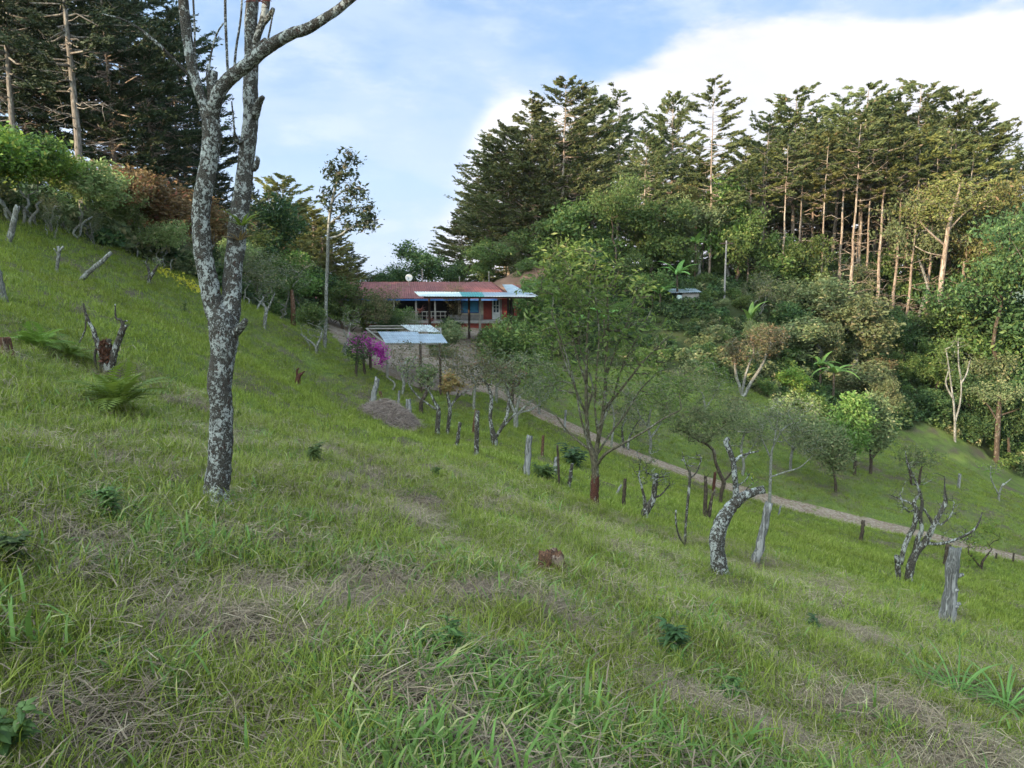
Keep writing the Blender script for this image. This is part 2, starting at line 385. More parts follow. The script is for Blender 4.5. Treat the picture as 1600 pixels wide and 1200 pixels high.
# ground material
def ground_mat():
    m, t = newmat('hill_ground'); g = N(t, 'ShaderNodeNewGeometry'); v = g.outputs['Position']
    dry = N(t, 'ShaderNodeAttribute', attribute_name='dry').outputs['Fac']
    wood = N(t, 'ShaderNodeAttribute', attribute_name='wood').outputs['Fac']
    a = NOISE(t, v, 0.9, 6, 0.65); b = NOISE(t, v, 14, 5, 0.7); c_ = NOISE(t, v, 55, 3, 0.7)
    green = MIX(t, MR(t, a, 0.3, 0.7), (0.05, 0.078, 0.016), (0.12, 0.165, 0.033))
    green = MIX(t, MR(t, b, 0.38, 0.7), green, (0.20, 0.225, 0.065))
    brown = MIX(t, MR(t, c_, 0.3, 0.7), (0.04, 0.028, 0.02), (0.22, 0.165, 0.115))
    f = M_(t, 'ADD', dry, M_(t, 'MULTIPLY', M_(t, 'SUBTRACT', b, 0.5), 1.1))
    col = MIX(t, MR(t, f, 0.47, 0.72), green, brown)
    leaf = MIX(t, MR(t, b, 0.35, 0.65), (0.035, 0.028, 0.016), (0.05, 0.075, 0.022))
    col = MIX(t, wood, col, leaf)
    p = prin(t, col, 0.95, M_(t, 'ADD', b, M_(t, 'MULTIPLY', c_, 0.5)), 0.7, 0.06, spec=0.1); out(t, p.outputs[0]); return m
def dryness(x, y):
    a = 0.5*fbm(x/1.5, y/1.5, 31, 5)+0.5*fbm(x/0.55, y/0.55, 37, 4)+0.05; r = np.hypot(x, y)
    near = 0.07*(1-sstep(4, 10, r))
    return np.clip(a+near-0.02, 0, 1)
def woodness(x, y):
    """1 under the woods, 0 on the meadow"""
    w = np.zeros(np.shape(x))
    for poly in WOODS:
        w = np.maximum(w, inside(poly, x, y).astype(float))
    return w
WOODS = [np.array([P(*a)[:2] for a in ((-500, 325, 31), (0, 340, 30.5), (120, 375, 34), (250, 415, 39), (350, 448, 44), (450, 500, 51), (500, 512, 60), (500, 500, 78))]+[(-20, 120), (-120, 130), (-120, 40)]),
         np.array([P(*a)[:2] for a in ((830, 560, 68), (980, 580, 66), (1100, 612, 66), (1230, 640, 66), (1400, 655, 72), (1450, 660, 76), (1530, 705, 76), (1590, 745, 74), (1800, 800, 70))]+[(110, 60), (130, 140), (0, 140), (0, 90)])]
xs = np.unique(np.concatenate([np.arange(-16, 16.1, 0.25), np.arange(-50, 50, 0.8), np.arange(-110, 110, 2.5), np.arange(-200, 201, 8), -np.geomspace(210, 4900, 22), np.geomspace(210, 4900, 22)]))
ys = np.unique(np.concatenate([np.arange(1, 24, 0.25), np.arange(24, 82, 0.7), np.arange(-10, 130, 2.5), np.arange(-160, 200, 8), -np.geomspace(170, 4900, 18), np.geomspace(210, 4900, 24)]))
def dedupe(a):
    o = [a[0]]
    for v in a[1:]:
        if v-o[-1] > 0.12: o.append(v)
    return np.array(o)
xs = dedupe(xs); ys = dedupe(ys)
GX, GY = np.meshgrid(xs, ys); gz = H(GX, GY); nx = len(xs); ny = len(ys)
i = np.arange(ny-1)[:, None]*nx+np.arange(nx-1)[None, :]
Q = np.stack([i, i+1, i+nx+1, i+nx], -1).reshape(-1, 4)
gx = GX.ravel(); gy = GY.ravel()
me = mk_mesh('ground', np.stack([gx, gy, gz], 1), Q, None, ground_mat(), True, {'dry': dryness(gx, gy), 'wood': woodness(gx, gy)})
tag(link('ground', me), kind='structure')
def Hmesh(x, y):
    """height of the ground sheet itself (its quads)"""
    ix = int(np.clip(np.searchsorted(xs, x)-1, 0, nx-2)); iy = int(np.clip(np.searchsorted(ys, y)-1, 0, ny-2))
    fx = (x-xs[ix])/(xs[ix+1]-xs[ix]); fy = (y-ys[iy])/(ys[iy+1]-ys[iy]); g = lambda a, b: gz[(iy+b)*nx+ix+a]
    return (g(0, 0)*(1-fx)+g(1, 0)*fx)*(1-fy)+(g(0, 1)*(1-fx)+g(1, 1)*fx)*fy

# road and yard, thin sheets over the ground
def dirt_mat(name, c1, c2, c3):
    m, t = newmat(name); g = N(t, 'ShaderNodeNewGeometry'); v = g.outputs['Position']
    a = NOISE(t, v, 0.55, 6, 0.65, 0.4); b = NOISE(t, v, 7, 6, 0.7); c_ = NOISE(t, v, 2.2, 5, 0.6)
    col = MIX(t, MR(t, a, 0.35, 0.65), c1, c2); col = MIX(t, MR(t, b, 0.46, 0.62), col, c3)
    col = MIX(t, MR(t, c_, 0.58, 0.68, 0, 0.85), col, (0.13, 0.15, 0.04))
    out(t, prin(t, col, 0.95, b, 0.8, 0.05, spec=0.1).outputs[0]); return m
rc = cr(RD, 8); tn = np.gradient(rc, axis=0); tn /= np.linalg.norm(tn, axis=1)[:, None]; nm = np.stack([-tn[:, 1], tn[:, 0]], 1)
rows = []; K = 13
for k in range(K):
    u = (k/(K-1)-0.5)*2; wv = 1.55+0.5*(fbm(rc[:, 0]/1.4, rc[:, 1]/1.4+k, 77)-0.5)
    p = rc+nm*(u*wv)[:, None]
    rows.append(np.stack([p[:, 0], p[:, 1], np.array([Hmesh(*q) for q in p])+(0.05 if 0 < k < K-1 else -0.03)], 1))
V = np.array(rows); m_ = len(rc); i = np.arange(K-1)[:, None]*m_+np.arange(m_-1)[None, :]
Q = np.stack([i, i+m_, i+m_+1, i+1], -1).reshape(-1, 4)
tag(link('dirt_road', mk_mesh('dirt_road', V.reshape(-1, 3), Q, None, dirt_mat('road_dirt', (0.17, 0.105, 0.07), (0.27, 0.185, 0.13), (0.38, 0.31, 0.24)), True)), kind='structure')
step = 0.4; bx0, by0 = YARD.min(0); bx1, by1 = YARD.max(0)
ax = np.arange(bx0, bx1, step); ay = np.arange(by0, by1, step); AX, AY = np.meshgrid(ax, ay); ins = inside(YARD, AX+0.35*(vnoise(AX, AY, 4)-0.5), AY+0.35*(vnoise(AX, AY, 8)-0.5))
V = np.array([(x, y, Hmesh(x, y)+0.045) for x, y in zip(AX.ravel(), AY.ravel())]); w_ = len(ax)
Q = [(r*w_+q, r*w_+q+1, (r+1)*w_+q+1, (r+1)*w_+q) for r in range(len(ay)-1) for q in range(w_-1) if ins[r, q] and ins[r+1, q+1] and ins[r, q+1] and ins[r+1, q]]
tag(link('dirt_yard', mk_mesh('dirt_yard', V, Q, None, dirt_mat('yard_dirt', (0.20, 0.145, 0.105), (0.32, 0.26, 0.21), (0.16, 0.095, 0.065)), True)), kind='structure')

# far mountain range beyond the valley on the right
def mountain():
    az = np.linspace(R(14), R(70), 90); rr = np.linspace(0, 1, 14); V = []
    for q in rr:
        for a in az:
            d = 3000+1500*q; hgt = (0.5+0.5*math.sin(min(1, q*1.6)*math.pi/2))*0+1
            x = d*math.sin(a); y = d*math.cos(a)
            prof = math.sin(min(1, q/0.55)*math.pi/2)
            top_ = -140+(400+150*(float(fbm(a*9, 0, 5))-0.5))*float(sstep(24, 36, math.degrees(a)))
            V.append((x, y, -150+(top_+150)*prof+70*(float(fbm(x/300, y/300, 2))-0.5)*prof))
    n = len(az); i = np.arange(len(rr)-1)[:, None]*n+np.arange(n-1)[None, :]
    Q = np.stack([i, i+1, i+n+1, i+n], -1).reshape(-1, 4)
    tag(link('mountain', mk_mesh('mountain', V, Q, None, plainmat('mountain_forest', (0.03, 0.05, 0.025), (0.06, 0.08, 0.035), 0.01), True)), kind='structure')
mountain()
#@@PART2
# ------------------------------------------------------------------ foliage and tree builders
def leaves(C, rng, L, W, updir=0.0, axis=None, tint=None, fold=True):
    """one small folded leaf per centre: returns verts, quads, tint"""
    n = len(C)
    if axis is None: u = rng.normal(size=(n, 3)); u[:, 2] = u[:, 2]*0.7+updir
    else: u = axis+rng.normal(size=(n, 3))*0.35
    u /= np.linalg.norm(u, axis=1)[:, None]+1e-9
    w = rng.normal(size=(n, 3)); w[:, 2] *= 0.6; w = np.cross(u, w); w /= np.linalg.norm(w, axis=1)[:, None]+1e-9
    nn = np.cross(u, w)
    q_ = 0.5+1.1*rng.random(n)**1.6; l = L*(q_*(0.85+0.3*rng.random(n)))[:, None]; wd = W*(q_*(0.8+0.4*rng.random(n)))[:, None]
    a = C-u*l*0.5; b = C+w*wd*0.5+nn*wd*0.18-u*l*0.05; c_ = C+u*l*0.5; d = C-w*wd*0.5+nn*wd*0.18-u*l*0.05
    V = np.stack([a, b, c_, d], 1).reshape(-1, 3)
    Q = np.arange(4*n).reshape(n, 4)
    t = rng.random(n) if tint is None else tint
    return V, Q, np.repeat(t, 4)
class Leafy:
    def __init__(s): s.V = []; s.t = []; s.n = 0
    def add(s, V, Q, t): s.V.append(V); s.t.append(t); s.n += len(V)
    def mesh(s, name, mat):
        V = np.concatenate(s.V); return mk_mesh(name, V, np.arange(len(V)).reshape(-1, 4), None, mat, False, {'tint': np.concatenate(s.t)})
class Skel:
    def __init__(s): s.p = []; s.par = []; s.r = []
    def add(s, p, par, r=0.0): s.p.append(np.asarray(p, float)); s.par.append(par); s.r.append(r); return len(s.p)-1
    def chain(s, pts, rad, par=-1):
        ids = []
        for p, r in zip(pts, rad): par = s.add(p, par, r); ids.append(par)
        return ids
    def reach(s, A, rng, seg, wob=0.12, rise=0.0, start=0, maxd=1e9, sag=0.0):
        """grow a twig from the nearest suitable node to every attractor; returns end node ids"""
        ends = []
        base = np.array(s.p[start:] if start else s.p)
        order = np.argsort(np.min(np.linalg.norm(A[:, None]-base[None], axis=2), axis=1))
        arr = np.array(s.p); cap = len(arr)
        buf = np.zeros((cap+len(A)*14, 3)); buf[:cap] = arr; n = cap
        for k in order:
            a = A[k]; d = a-buf[start:n]; dist = np.linalg.norm(d, axis=1)
            cost = dist+np.maximum(0, -d[:, 2])*1.2
            j = start+int(np.argmin(cost)); o = buf[j]; L = dist[j-start]
            if L > maxd: continue
            m = int(min(10, max(1, round(L/seg)))); par = j
            pd = None
            if s.par[j] >= 0: pd = o-s.p[s.par[j]]; pd = pd/(np.linalg.norm(pd)+1e-9)
            for i in range(1, m+1):
                t = i/m; q = o*(1-t)+a*t
                if pd is not None: q = q+pd*L*0.22*t*(1-t)*2
                q = q+rng.normal(size=3)*wob*seg*(1 if i < m else 0.3); q[2] += rise*L*t*(1-t)-sag*t*t*L
                par = s.add(q, par); buf[n] = q; n += 1
            ends.append(par)
        return ends
    def radii(s, tip, power=0.45, minr=0.0):
        n = len(s.p); cnt = np.zeros(n)
        kids = [[] for _ in range(n)]
        for i, p in enumerate(s.par):
            if p >= 0: kids[p].append(i)
        for i in range(n-1, -1, -1):
            if not kids[i]: cnt[i] += 1
            if s.par[i] >= 0: cnt[s.par[i]] += cnt[i]
        s.kids = kids; s.cnt = cnt
        rr = tip*cnt**power
        for i in range(n):
            if s.r[i] > 0: rr[i] = s.r[i]
            elif s.par[i] >= 0: rr[i] = min(rr[i], rr[s.par[i]]*0.85)
            rr[i] = max(rr[i], minr)
        s.R = rr; return rr
    def tubes(s, mb, nthick=8, nthin=4, thick=0.03, bump=0.0, rng=None):
        kids = s.kids; roots = [i for i, p in enumerate(s.par) if p < 0]; stack = [(r, -1) for r in roots]
        while stack:
            i, frm = stack.pop(); ch = []
            if frm >= 0: ch.append(frm)
            while True:
                ch.append(i)
                if not kids[i]: break
                # stay on the traced limb when there is one
                ks = sorted(kids[i], key=lambda q: (s.r[q] > 0, s.cnt[q]))
                for o in ks[:-1]: stack.append((o, i))
                i = ks[-1]
            rad = s.R[ch].copy()
            if frm >= 0: rad[0] = min(rad[0], rad[1]*1.15) if len(rad) > 1 else rad[0]
            mx = rad.max(); n = nthick if mx > thick else nthin
            mb.tube(np.array(s.p)[ch], rad, n, True, bump if mx > thick else 0, rng)

def blob(rng, n, c, rad, shell=0.0):
    """n points in an ellipsoid; shell pushes them outward"""
    u = rng.normal(size=(n, 3)); u /= np.linalg.norm(u, axis=1)[:, None]
    r = rng.random(n)**(1/3.0); r = shell+(1-shell)*r
    return np.asarray(c)+u*r[:, None]*np.asarray(rad)

def crown_leaves(lf, rng, ends, skel, per, sig, L, W, updir=0.1, back=3, flat=0.7, droop=0.0):
    C = []
    P_ = np.array(skel.p)
    for e in ends:
        k = rng.poisson(per*(0.35+1.3*rng.random()))
        if k == 0: continue
        C.append(P_[e]+rng.normal(size=(k, 3))*np.array((sig, sig, sig*flat)))
        q = e
        for b in range(back):
            q = skel.par[q]
            if q < 0: break
            kk = rng.poisson(per*0.25)
            if kk: C.append(P_[q]+rng.normal(size=(kk, 3))*sig*0.6)
    if not C: return
    C = np.concatenate(C); V, Q, t = leaves(C, rng, L, W, updir-droop); lf.add(V, Q, t)


def finish_tree(name, label, cat, group, root, S, lfs, bark, sides=10, nthin=4, thick=0.03, bump=0.0, rng=None, parts=('trunk', 'foliage'), smooth=True):
    mb = MB(); S.tubes(mb, sides, nthin, thick, bump, rng)
    mb.V = [v-root for v in mb.V]
    t = thing(name, label, cat, root, 0, group)
    link(parts[0], mb.mesh(name+'_'+parts[0], bark, smooth), t)
    for pn, lf, lm in lfs:
        if lf.V:
            lf.V = [v-root for v in lf.V]; link(pn, lf.mesh(name+'_'+pn, lm), t)
    return t
TWM = 1.7
def trace_tree(name, label, cat, base, limbs, crowns=(), bark=None, leafm=None, seed=1, group=None, kr=4, tip=0.006, seg=0.35,
               leaf=(0.09, 0.04, 14, 0.16), wob=0.25, sides=10, bump=0.0, parts=('trunk', 'foliage'), sink=0.3, rise=0.1, flat=0.7, minr=0.003,
               updir=0.1, power=0.45, thick=0.03, dscale=1.0, nthin=4):
    """limbs: polylines of photo pixels (x, y, width, [depth offset m]); crowns: (x, y, rx, ry, twigs, leaf factor, [depth offset])"""
    rng = np.random.default_rng(seed); b = G(*base); D = b[1]; S = Skel()
    for li, lb in enumerate(limbs):
        pts = []
        for q in lb:
            w = P(q[0], q[1], D+(q[3] if len(q) > 3 else 0.0)); pts.append((w[0], w[1], w[2], q[2]/2/F*D))
        c_ = cr(np.array(pts), kr)
        low = lb[0][1] >= base[1]-14
        if li == 0 or (low and min(np.linalg.norm(np.array(S.p)-c_[0][:3], axis=1)) > 0.02*D):
            g = Hs(c_[0][0], c_[0][1]); c_ = np.vstack([[c_[0][0], c_[0][1], min(c_[0][2], g)-sink, c_[0][3]*1.2], c_]); par = -1 if li == 0 else 0
        else:
            par = int(np.argmin(np.linalg.norm(np.array(S.p)-c_[0][:3], axis=1)))
        S.chain(c_[:, :3], c_[:, 3], par)
    root = np.array((S.p[1][0], S.p[1][1], Hs(S.p[1][0], S.p[1][1])))
    lf = Leafy()
    nmain = len(S.p)
    for cc in crowns:
        x, y, rx, ry, k, lfac = cc[:6]; dd = cc[6] if len(cc) > 6 else 0
        k = int(k*TWM)
        A = blob(rng, k, P(x, y, D+dd), (rx/F*D, rx/F*D*0.85*dscale, ry/F*D), 0.25)
        ends = S.reach(A, rng, seg, wob, rise, start=min(4, nmain-1))
        if lfac > 0 and leafm: crown_leaves(lf, rng, ends, S, leaf[2]*lfac*0.72, leaf[3], leaf[0], leaf[1], updir, 3, flat)
    S.radii(tip, power, minr)
    return finish_tree(name, label, cat, group, root, S, [(parts[1], lf, leafm)] if leafm else [], bark, sides, nthin, thick, bump, rng, parts)

def grown(seed, Hh, blobs, trunkr=0.12, stems=1, twigs=70, leaf=(0.2, 0.09, 30, 0.35), bark=None, leafm=None, lean=0.0, fork=0.3, tip=0.012, seg=0.5, wob=0.25, flat=0.65, spread=0.15, shell=0.35, rise=0.1, updir=0.1, sides=7):
    """a reusable broadleaf plant in metres: returns (trunk mesh, foliage mesh). blobs: (x, y, z, rx, ry, rz, weight) as fractions of Hh"""
    rng = np.random.default_rng(seed); S = Skel()
    for k in range(stems):
        a = rng.random()*6.283; ox = spread*Hh*(0.35 if stems > 1 else 0)
        x0, y0 = math.cos(a)*ox*0.3, math.sin(a)*ox*0.3
        x1, y1 = math.cos(a)*ox*2+lean*Hh*fork, math.sin(a)*ox*2
        m = 6; pts = [(x0+(x1-x0)*i/m+rng.normal()*0.02*Hh*(i > 0), y0+(y1-y0)*i/m+rng.normal()*0.02*Hh*(i > 0), -0.4+(Hh*fork+0.4)*i/m) for i in range(m+1)]
        S.chain(pts, [trunkr*(1-0.35*i/m)*(0.75 if stems > 1 else 1) for i in range(m+1)])
    lf = Leafy(); tot = sum(b[6] for b in blobs)
    for b in blobs:
        A = blob(rng, max(3, int(twigs*b[6]/tot)), np.array(b[:3])*Hh, np.array(b[3:6])*Hh, shell)
        A = A[A[:, 2] > 0.05*Hh]
        ends = S.reach(A, rng, seg, wob, rise, start=3)
        if leaf: crown_leaves(lf, rng, ends, S, leaf[2], leaf[3], leaf[0], leaf[1], updir, 3, flat)
    S.radii(tip, 0.46, 0.006)
    mb = MB(); S.tubes(mb, sides, 4, 0.04, 0.0, rng)
    return mb.mesh('trunk', bark, True), (lf.mesh('foliage', leafm) if leaf else None)

def cypress(seed, Hh, cb=0.35, wid=0.22, dens=1.0, leafm=None, dead=12, bark=None, trunkr=0.28, topflat=0.0, leanx=0.0, size=0.34, wind=0.12, sub=9):
    """tall conifer: straight stem, bare below, layered rising sprays above"""
    rng = np.random.default_rng(seed); mb = MB(); lf = Leafy()
    m = 16; tx = np.cumsum(rng.normal(size=m+1))*0.05; ty = np.cumsum(rng.normal(size=m+1))*0.05
    zt = np.linspace(-0.5, Hh*0.985, m+1); tp = np.stack([tx+leanx*zt, ty, zt], 1); tr = trunkr*(1-0.93*np.linspace(0, 1, m+1)**1.2)
    mb.tube(tp, tr, 8)
    def at(z): return np.array([np.interp(z, zt, tp[:, 0]), np.interp(z, zt, tp[:, 1]), z])
    def rad(z): return np.interp(z, zt, tr)
    nb = int(92*dens*Hh/20*(1-cb)/0.65); C = []; AX = []; T = []
    for k in range(nb):
        f = (k+rng.random())/nb; z = Hh*(cb+(1-cb)*f*0.985); a = rng.random()*6.283
        prof = (math.sin(min(1, (f+0.22)/0.62)*math.pi/2) if f < 0.40 else 1-((f-0.40)/0.60)**(1.5+2*topflat)*(0.92-0.35*topflat))
        L = 1.15*wid*Hh*prof*(0.45+0.75*rng.random())
        if L < 0.4: L = 0.4
        rs = 0.04+0.36*f+0.15*rng.normal()
        dr = np.array((math.cos(a)+wind, math.sin(a), 0)); dr /= np.linalg.norm(dr)
        n = 7; s = np.linspace(0, 1, n)
        pts = at(z)+np.outer(s*L, dr)+np.outer(L*(rs*s+0.30*s**2.2-0.28*s), (0, 0, 1))
        pts[1:] += rng.normal(size=(n-1, 3))*0.035*L
        r0 = min(rad(z)*0.5, 0.022*L+0.02)
        mb.tube(pts, r0*(1-0.85*s), 4)
        side = np.cross(dr, (0, 0, 1))
        nt = int(sub+L*2.6)
        for q in range(nt):
            t = 0.28+0.72*rng.random()**0.8; o = np.array([np.interp(t, s, pts[:, i]) for i in range(3)])
            sg = rng.choice((-1, 1)); l = (0.20+0.55*rng.random())*L*0.42*(1.25-0.75*t)+0.22
            ax = dr*(0.75+0.35*rng.random())+side*sg*(0.25+0.75*rng.random())*(1.1-0.5*t)+np.array((0, 0, 0.22+0.30*rng.normal()*0.5)); ax /= np.linalg.norm(ax)
            kk = int(5+l*13/size*0.34)
            w = rng.random(kk); c_ = o+np.outer(w*l, ax)+rng.normal(size=(kk, 3))*np.array((0.10, 0.10, 0.05))*(0.6+l*0.5)
            C.append(c_); AX.append(np.repeat(ax[None], kk, 0)); T.append(np.clip(rng.random(kk)*0.5+rng.random()*0.5, 0, 1))
    C = np.concatenate(C); AX = np.concatenate(AX); T = np.concatenate(T)
    V, Q, t = leaves(C, rng, size*0.95, size*0.34, 0, AX, T); lf.add(V, Q, t)
    for k in range(dead):
        z = Hh*(0.12+(cb+0.12-0.12)*rng.random()*1.15); a = rng.random()*6.283; L = (0.05+0.10*rng.random())*Hh
        dr = np.array((math.cos(a), math.sin(a), 0.12*rng.normal())); n = 5; s = np.linspace(0, 1, n)
        pts = at(z)+np.outer(s*L, dr)+np.outer(s*s*L*(rng.random()*0.5-0.15), (0, 0, 1)); pts[1:] += rng.normal(size=(n-1, 3))*0.05*L
        mb.tube(pts, 0.045*(1-0.8*s), 4)
        for j in range(3):
            w = 1+int(rng.integers(0, 3)); e = pts[w]+L*0.3*np.array((dr[0]+rng.normal()*0.5, dr[1]+rng.normal()*0.5, rng.normal()*0.4)); mb.tube([pts[w], (pts[w]+e)/2+rng.normal(size=3)*0.03*L, e], [0.022, 0.016, 0.008], 3)
    return mb.mesh('trunk', bark or B_pine, True), lf.mesh('foliage', leafm or L_cyp)

def place(kit, name, label, cat, group, loc, rz=0, sc=1.0, scz=None, parts=('trunk', 'foliage'), foliage=True):
    t = thing(name, label, cat, loc, rz, group); t.scale = (sc, sc, scz or sc)
    link(parts[0], kit[0], t)
    if kit[1] is not None and foliage: link(parts[1], kit[1], t)
    return t

# ------------------------------------------------------------------ conifers: right stand, beyond the house, left forest
CY = [cypress(11, 22, 0.42, 0.20, 1.0, L_cyp, 16, topflat=0.35), cypress(12, 22, 0.52, 0.18, 1.0, L_cyp, 18, topflat=0.5), cypress(13, 22, 0.34, 0.22, 1.05, L_cyp, 12, topflat=0.2),
      cypress(14, 22, 0.16, 0.26, 1.3, L_cyp, 6, topflat=0.2), cypress(15, 22, 0.10, 0.24, 1.3, L_cyp, 3, topflat=0.0), cypress(16, 22, 0.60, 0.16, 0.8, L_cyp, 20, topflat=0.5)]
CG = [cypress(21, 12, 0.08, 0.30, 1.5, L_cyplit, 2, topflat=0.2, trunkr=0.2, size=0.28), cypress(22, 12, 0.02, 0.26, 1.7, L_cyplit, 0, topflat=0.0, trunkr=0.2, size=0.28)]
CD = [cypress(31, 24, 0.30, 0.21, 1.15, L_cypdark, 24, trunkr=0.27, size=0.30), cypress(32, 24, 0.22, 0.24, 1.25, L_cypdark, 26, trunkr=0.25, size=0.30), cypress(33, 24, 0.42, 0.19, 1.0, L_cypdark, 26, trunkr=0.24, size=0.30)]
def stand(kit, ref, px, ptop, pbase, d, name, label, cat, group, rz, wscale=1.0):
    """a tree at bearing px and distance d whose top reaches photo row ptop"""
    w = ray(px, 430)*d; z = Hs(w[0], w[1]); topz = P(px, ptop, d)[2]; h = topz-z; s = h/ref
    return place(kit, name, label, cat, group, (w[0], w[1], z), rz, s*wscale, s)
GR = 'tall cypresses in the stand on the far hill'
order = ['first', 'second', 'third', 'fourth', 'fifth', 'sixth', 'seventh', 'eighth', 'ninth', 'tenth', 'eleventh', 'twelfth', 'thirteenth', 'fourteenth', 'fifteenth', 'sixteenth', 'seventeenth', 'eighteenth', 'nineteenth', 'twentieth']
left_mass = [(722, 322, 104, 4, 1.1, 'low spreading cypress standing just right of the sky gap, leftmost of the far hill stand'),
             (765, 255, 100, 4, 1.0, 'dense cypress on the outer left slope of the big tree mass above the house'),
             (795, 195, 98, 3, 1.05, 'full branched cypress left of the tallest crown above the house'),
             (832, 150, 97, 4, 0.95, 'tall dense cypress forming the left shoulder of the big tree mass'),
             (880, 122, 96, 3, 0.95, 'tallest cypress of the rounded tree mass above the house'),
             (925, 138, 99, 2, 0.85, 'narrow cypress just right of the tallest crown above the house'),
             (962, 140, 104, 5, 0.8, 'thin crowned cypress against the cloud right of the rounded tree mass'),
             (1005, 205, 92, 3, 0.8, 'dark cypress filling the dip between the two tallest crowns'),
             (1045, 142, 101, 3, 0.72, 'dark pointed cypress left of the airy feathery pine'),
             (1085, 225, 98, 2, 0.8, 'shorter cypress below and left of the airy feathery pine')]
for px, pt, d, k, ws, lb in left_mass:
    stand(CY[k], 22, px, pt, 0, d, 'cypress_tree', lb, 'tree', GR, px*0.7, ws)
right_mass = [(1160, 215, 104, 2, .75), (1190, 175, 94, 1, .9), (1236, 140, 97, 0, .95), (1268, 170, 108, 2, .8), (1302, 150, 101, 1, .9), (1338, 132, 95, 5, 1.0), (1362, 148, 106, 2, .8), (1385, 160, 99, 1, .85), (1412, 128, 97, 0, .85),
              (1440, 165, 110, 2, .8), (1478, 150, 96, 1, .95), (1512, 168, 99, 0, .95), (1540, 260, 112, 2, .7), (1582, 240, 106, 0, .7), (1640, 235, 100, 1, .8), (1700, 200, 98, 0, .9)]
for i, (px, pt, d, k, ws) in enumerate(right_mass):
    stand(CY[k], 22, px, pt, 0, d, 'cypress_tree', 'flat topped bare stemmed cypress, %s from the left in the right hand stand' % order[i], 'tree', GR, px*1.3, ws)
k = cypress(41, 24, 0.30, 0.155, 0.62, L_cyp, 20, topflat=0.2, trunkr=0.16, wind=0.3)
stand(k, 24, 1108, 114, 0, 90, 'pine_tree', 'airy feathery pine rising alone above the notch in the far tree line', 'tree', None, 0.4, 1.0)
SP = [cypress(51, 22, 0.66, 0.11, 0.8, L_cyp, 34, trunkr=0.20, topflat=0.5), cypress(52, 22, 0.60, 0.12, 0.7, L_cyplit, 30, trunkr=0.17, topflat=0.4)]
for i, (px, pt, d, k) in enumerate([(1098, 250, 96, 1), (1168, 262, 91, 0), (1186, 230, 92, 1), (1222, 218, 90, 0), (1248, 200, 92, 0), (1282, 205, 90, 1), (1312, 190, 91, 0), (1330, 172, 89, 0), (1352, 196, 92, 1), (1374, 188, 90, 0), (1398, 206, 91, 0), (1425, 196, 90, 1), (1452, 214, 91, 0), (1472, 205, 92, 0), (1505, 225, 90, 1), (1530, 250, 92, 0), (1560, 262, 93, 0)]):
    stand(SP[k], 22, px, pt, 0, d, 'cypress_tree', 'slim bare stemmed cypress in front of the stand, %s from the left' % order[i], 'tree', 'slim bare stemmed cypresses in front of the stand', px*0.9, 1.0)
for i, (px, pt, d, k) in enumerate([(790, 235, 116, 3), (850, 190, 118, 4), (910, 200, 117, 3), (985, 250, 116, 4), (1030, 230, 118, 3), (1075, 270, 114, 4), (1140, 260, 116, 3), (1185, 225, 120, 4), (1215, 195, 118, 3), (1255, 190, 121, 4), (1290, 190, 118, 3), (1325, 185, 122, 4), (1350, 180, 117, 3),
                                 (1395, 185, 121, 4), (1425, 180, 118, 3), (1460, 200, 122, 4), (1500, 215, 118, 3), (1535, 290, 122, 3)]):
    stand(CY[k], 22, px, pt, 0, d, 'cypress_tree', 'dense cypress of the back row on the far hill, %s from the left' % order[i], 'tree', 'back row cypresses on the far hill', px*2.3, 1.15)
# sunlit golden and dark conifers left of the house
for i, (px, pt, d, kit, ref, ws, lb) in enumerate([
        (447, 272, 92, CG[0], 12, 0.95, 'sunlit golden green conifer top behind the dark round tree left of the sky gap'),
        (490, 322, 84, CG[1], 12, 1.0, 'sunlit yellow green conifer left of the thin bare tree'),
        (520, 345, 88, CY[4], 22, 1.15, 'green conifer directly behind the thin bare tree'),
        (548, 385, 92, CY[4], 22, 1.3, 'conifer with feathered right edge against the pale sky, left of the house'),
        (470, 375, 76, CG[0], 12, 1.1, 'low sunlit golden conifer above the red roof left end'),
        (535, 415, 82, CG[1], 12, 1.2, 'small sunlit golden conifer behind the left end of the red roof')]):
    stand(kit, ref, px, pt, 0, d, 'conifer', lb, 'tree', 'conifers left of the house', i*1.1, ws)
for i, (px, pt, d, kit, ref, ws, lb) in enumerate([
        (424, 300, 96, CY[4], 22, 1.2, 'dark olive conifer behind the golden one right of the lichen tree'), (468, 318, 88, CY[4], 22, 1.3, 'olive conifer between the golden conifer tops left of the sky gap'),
        (505, 360, 80, CG[0], 12, 1.25, 'broad sunlit golden conifer in front of the thin bare tree'), (560, 412, 88, CG[1], 12, 1.1, 'small sunlit golden conifer lowest on the slope left of the sky gap'),
        (450, 335, 80, CG[1], 12, 1.4, 'sunlit golden green conifer above the yucca'), (400, 320, 84, CG[0], 12, 1.2, 'sunlit golden conifer just right of the lichen tree stem'), (575, 432, 96, CY[4], 22, 1.2, 'last low conifer beside the sky gap left of the roof')]):
    stand(kit, ref, px, pt, 0, d, 'conifer', lb, 'tree', 'conifers left of the house', i*1.3+.5, ws)
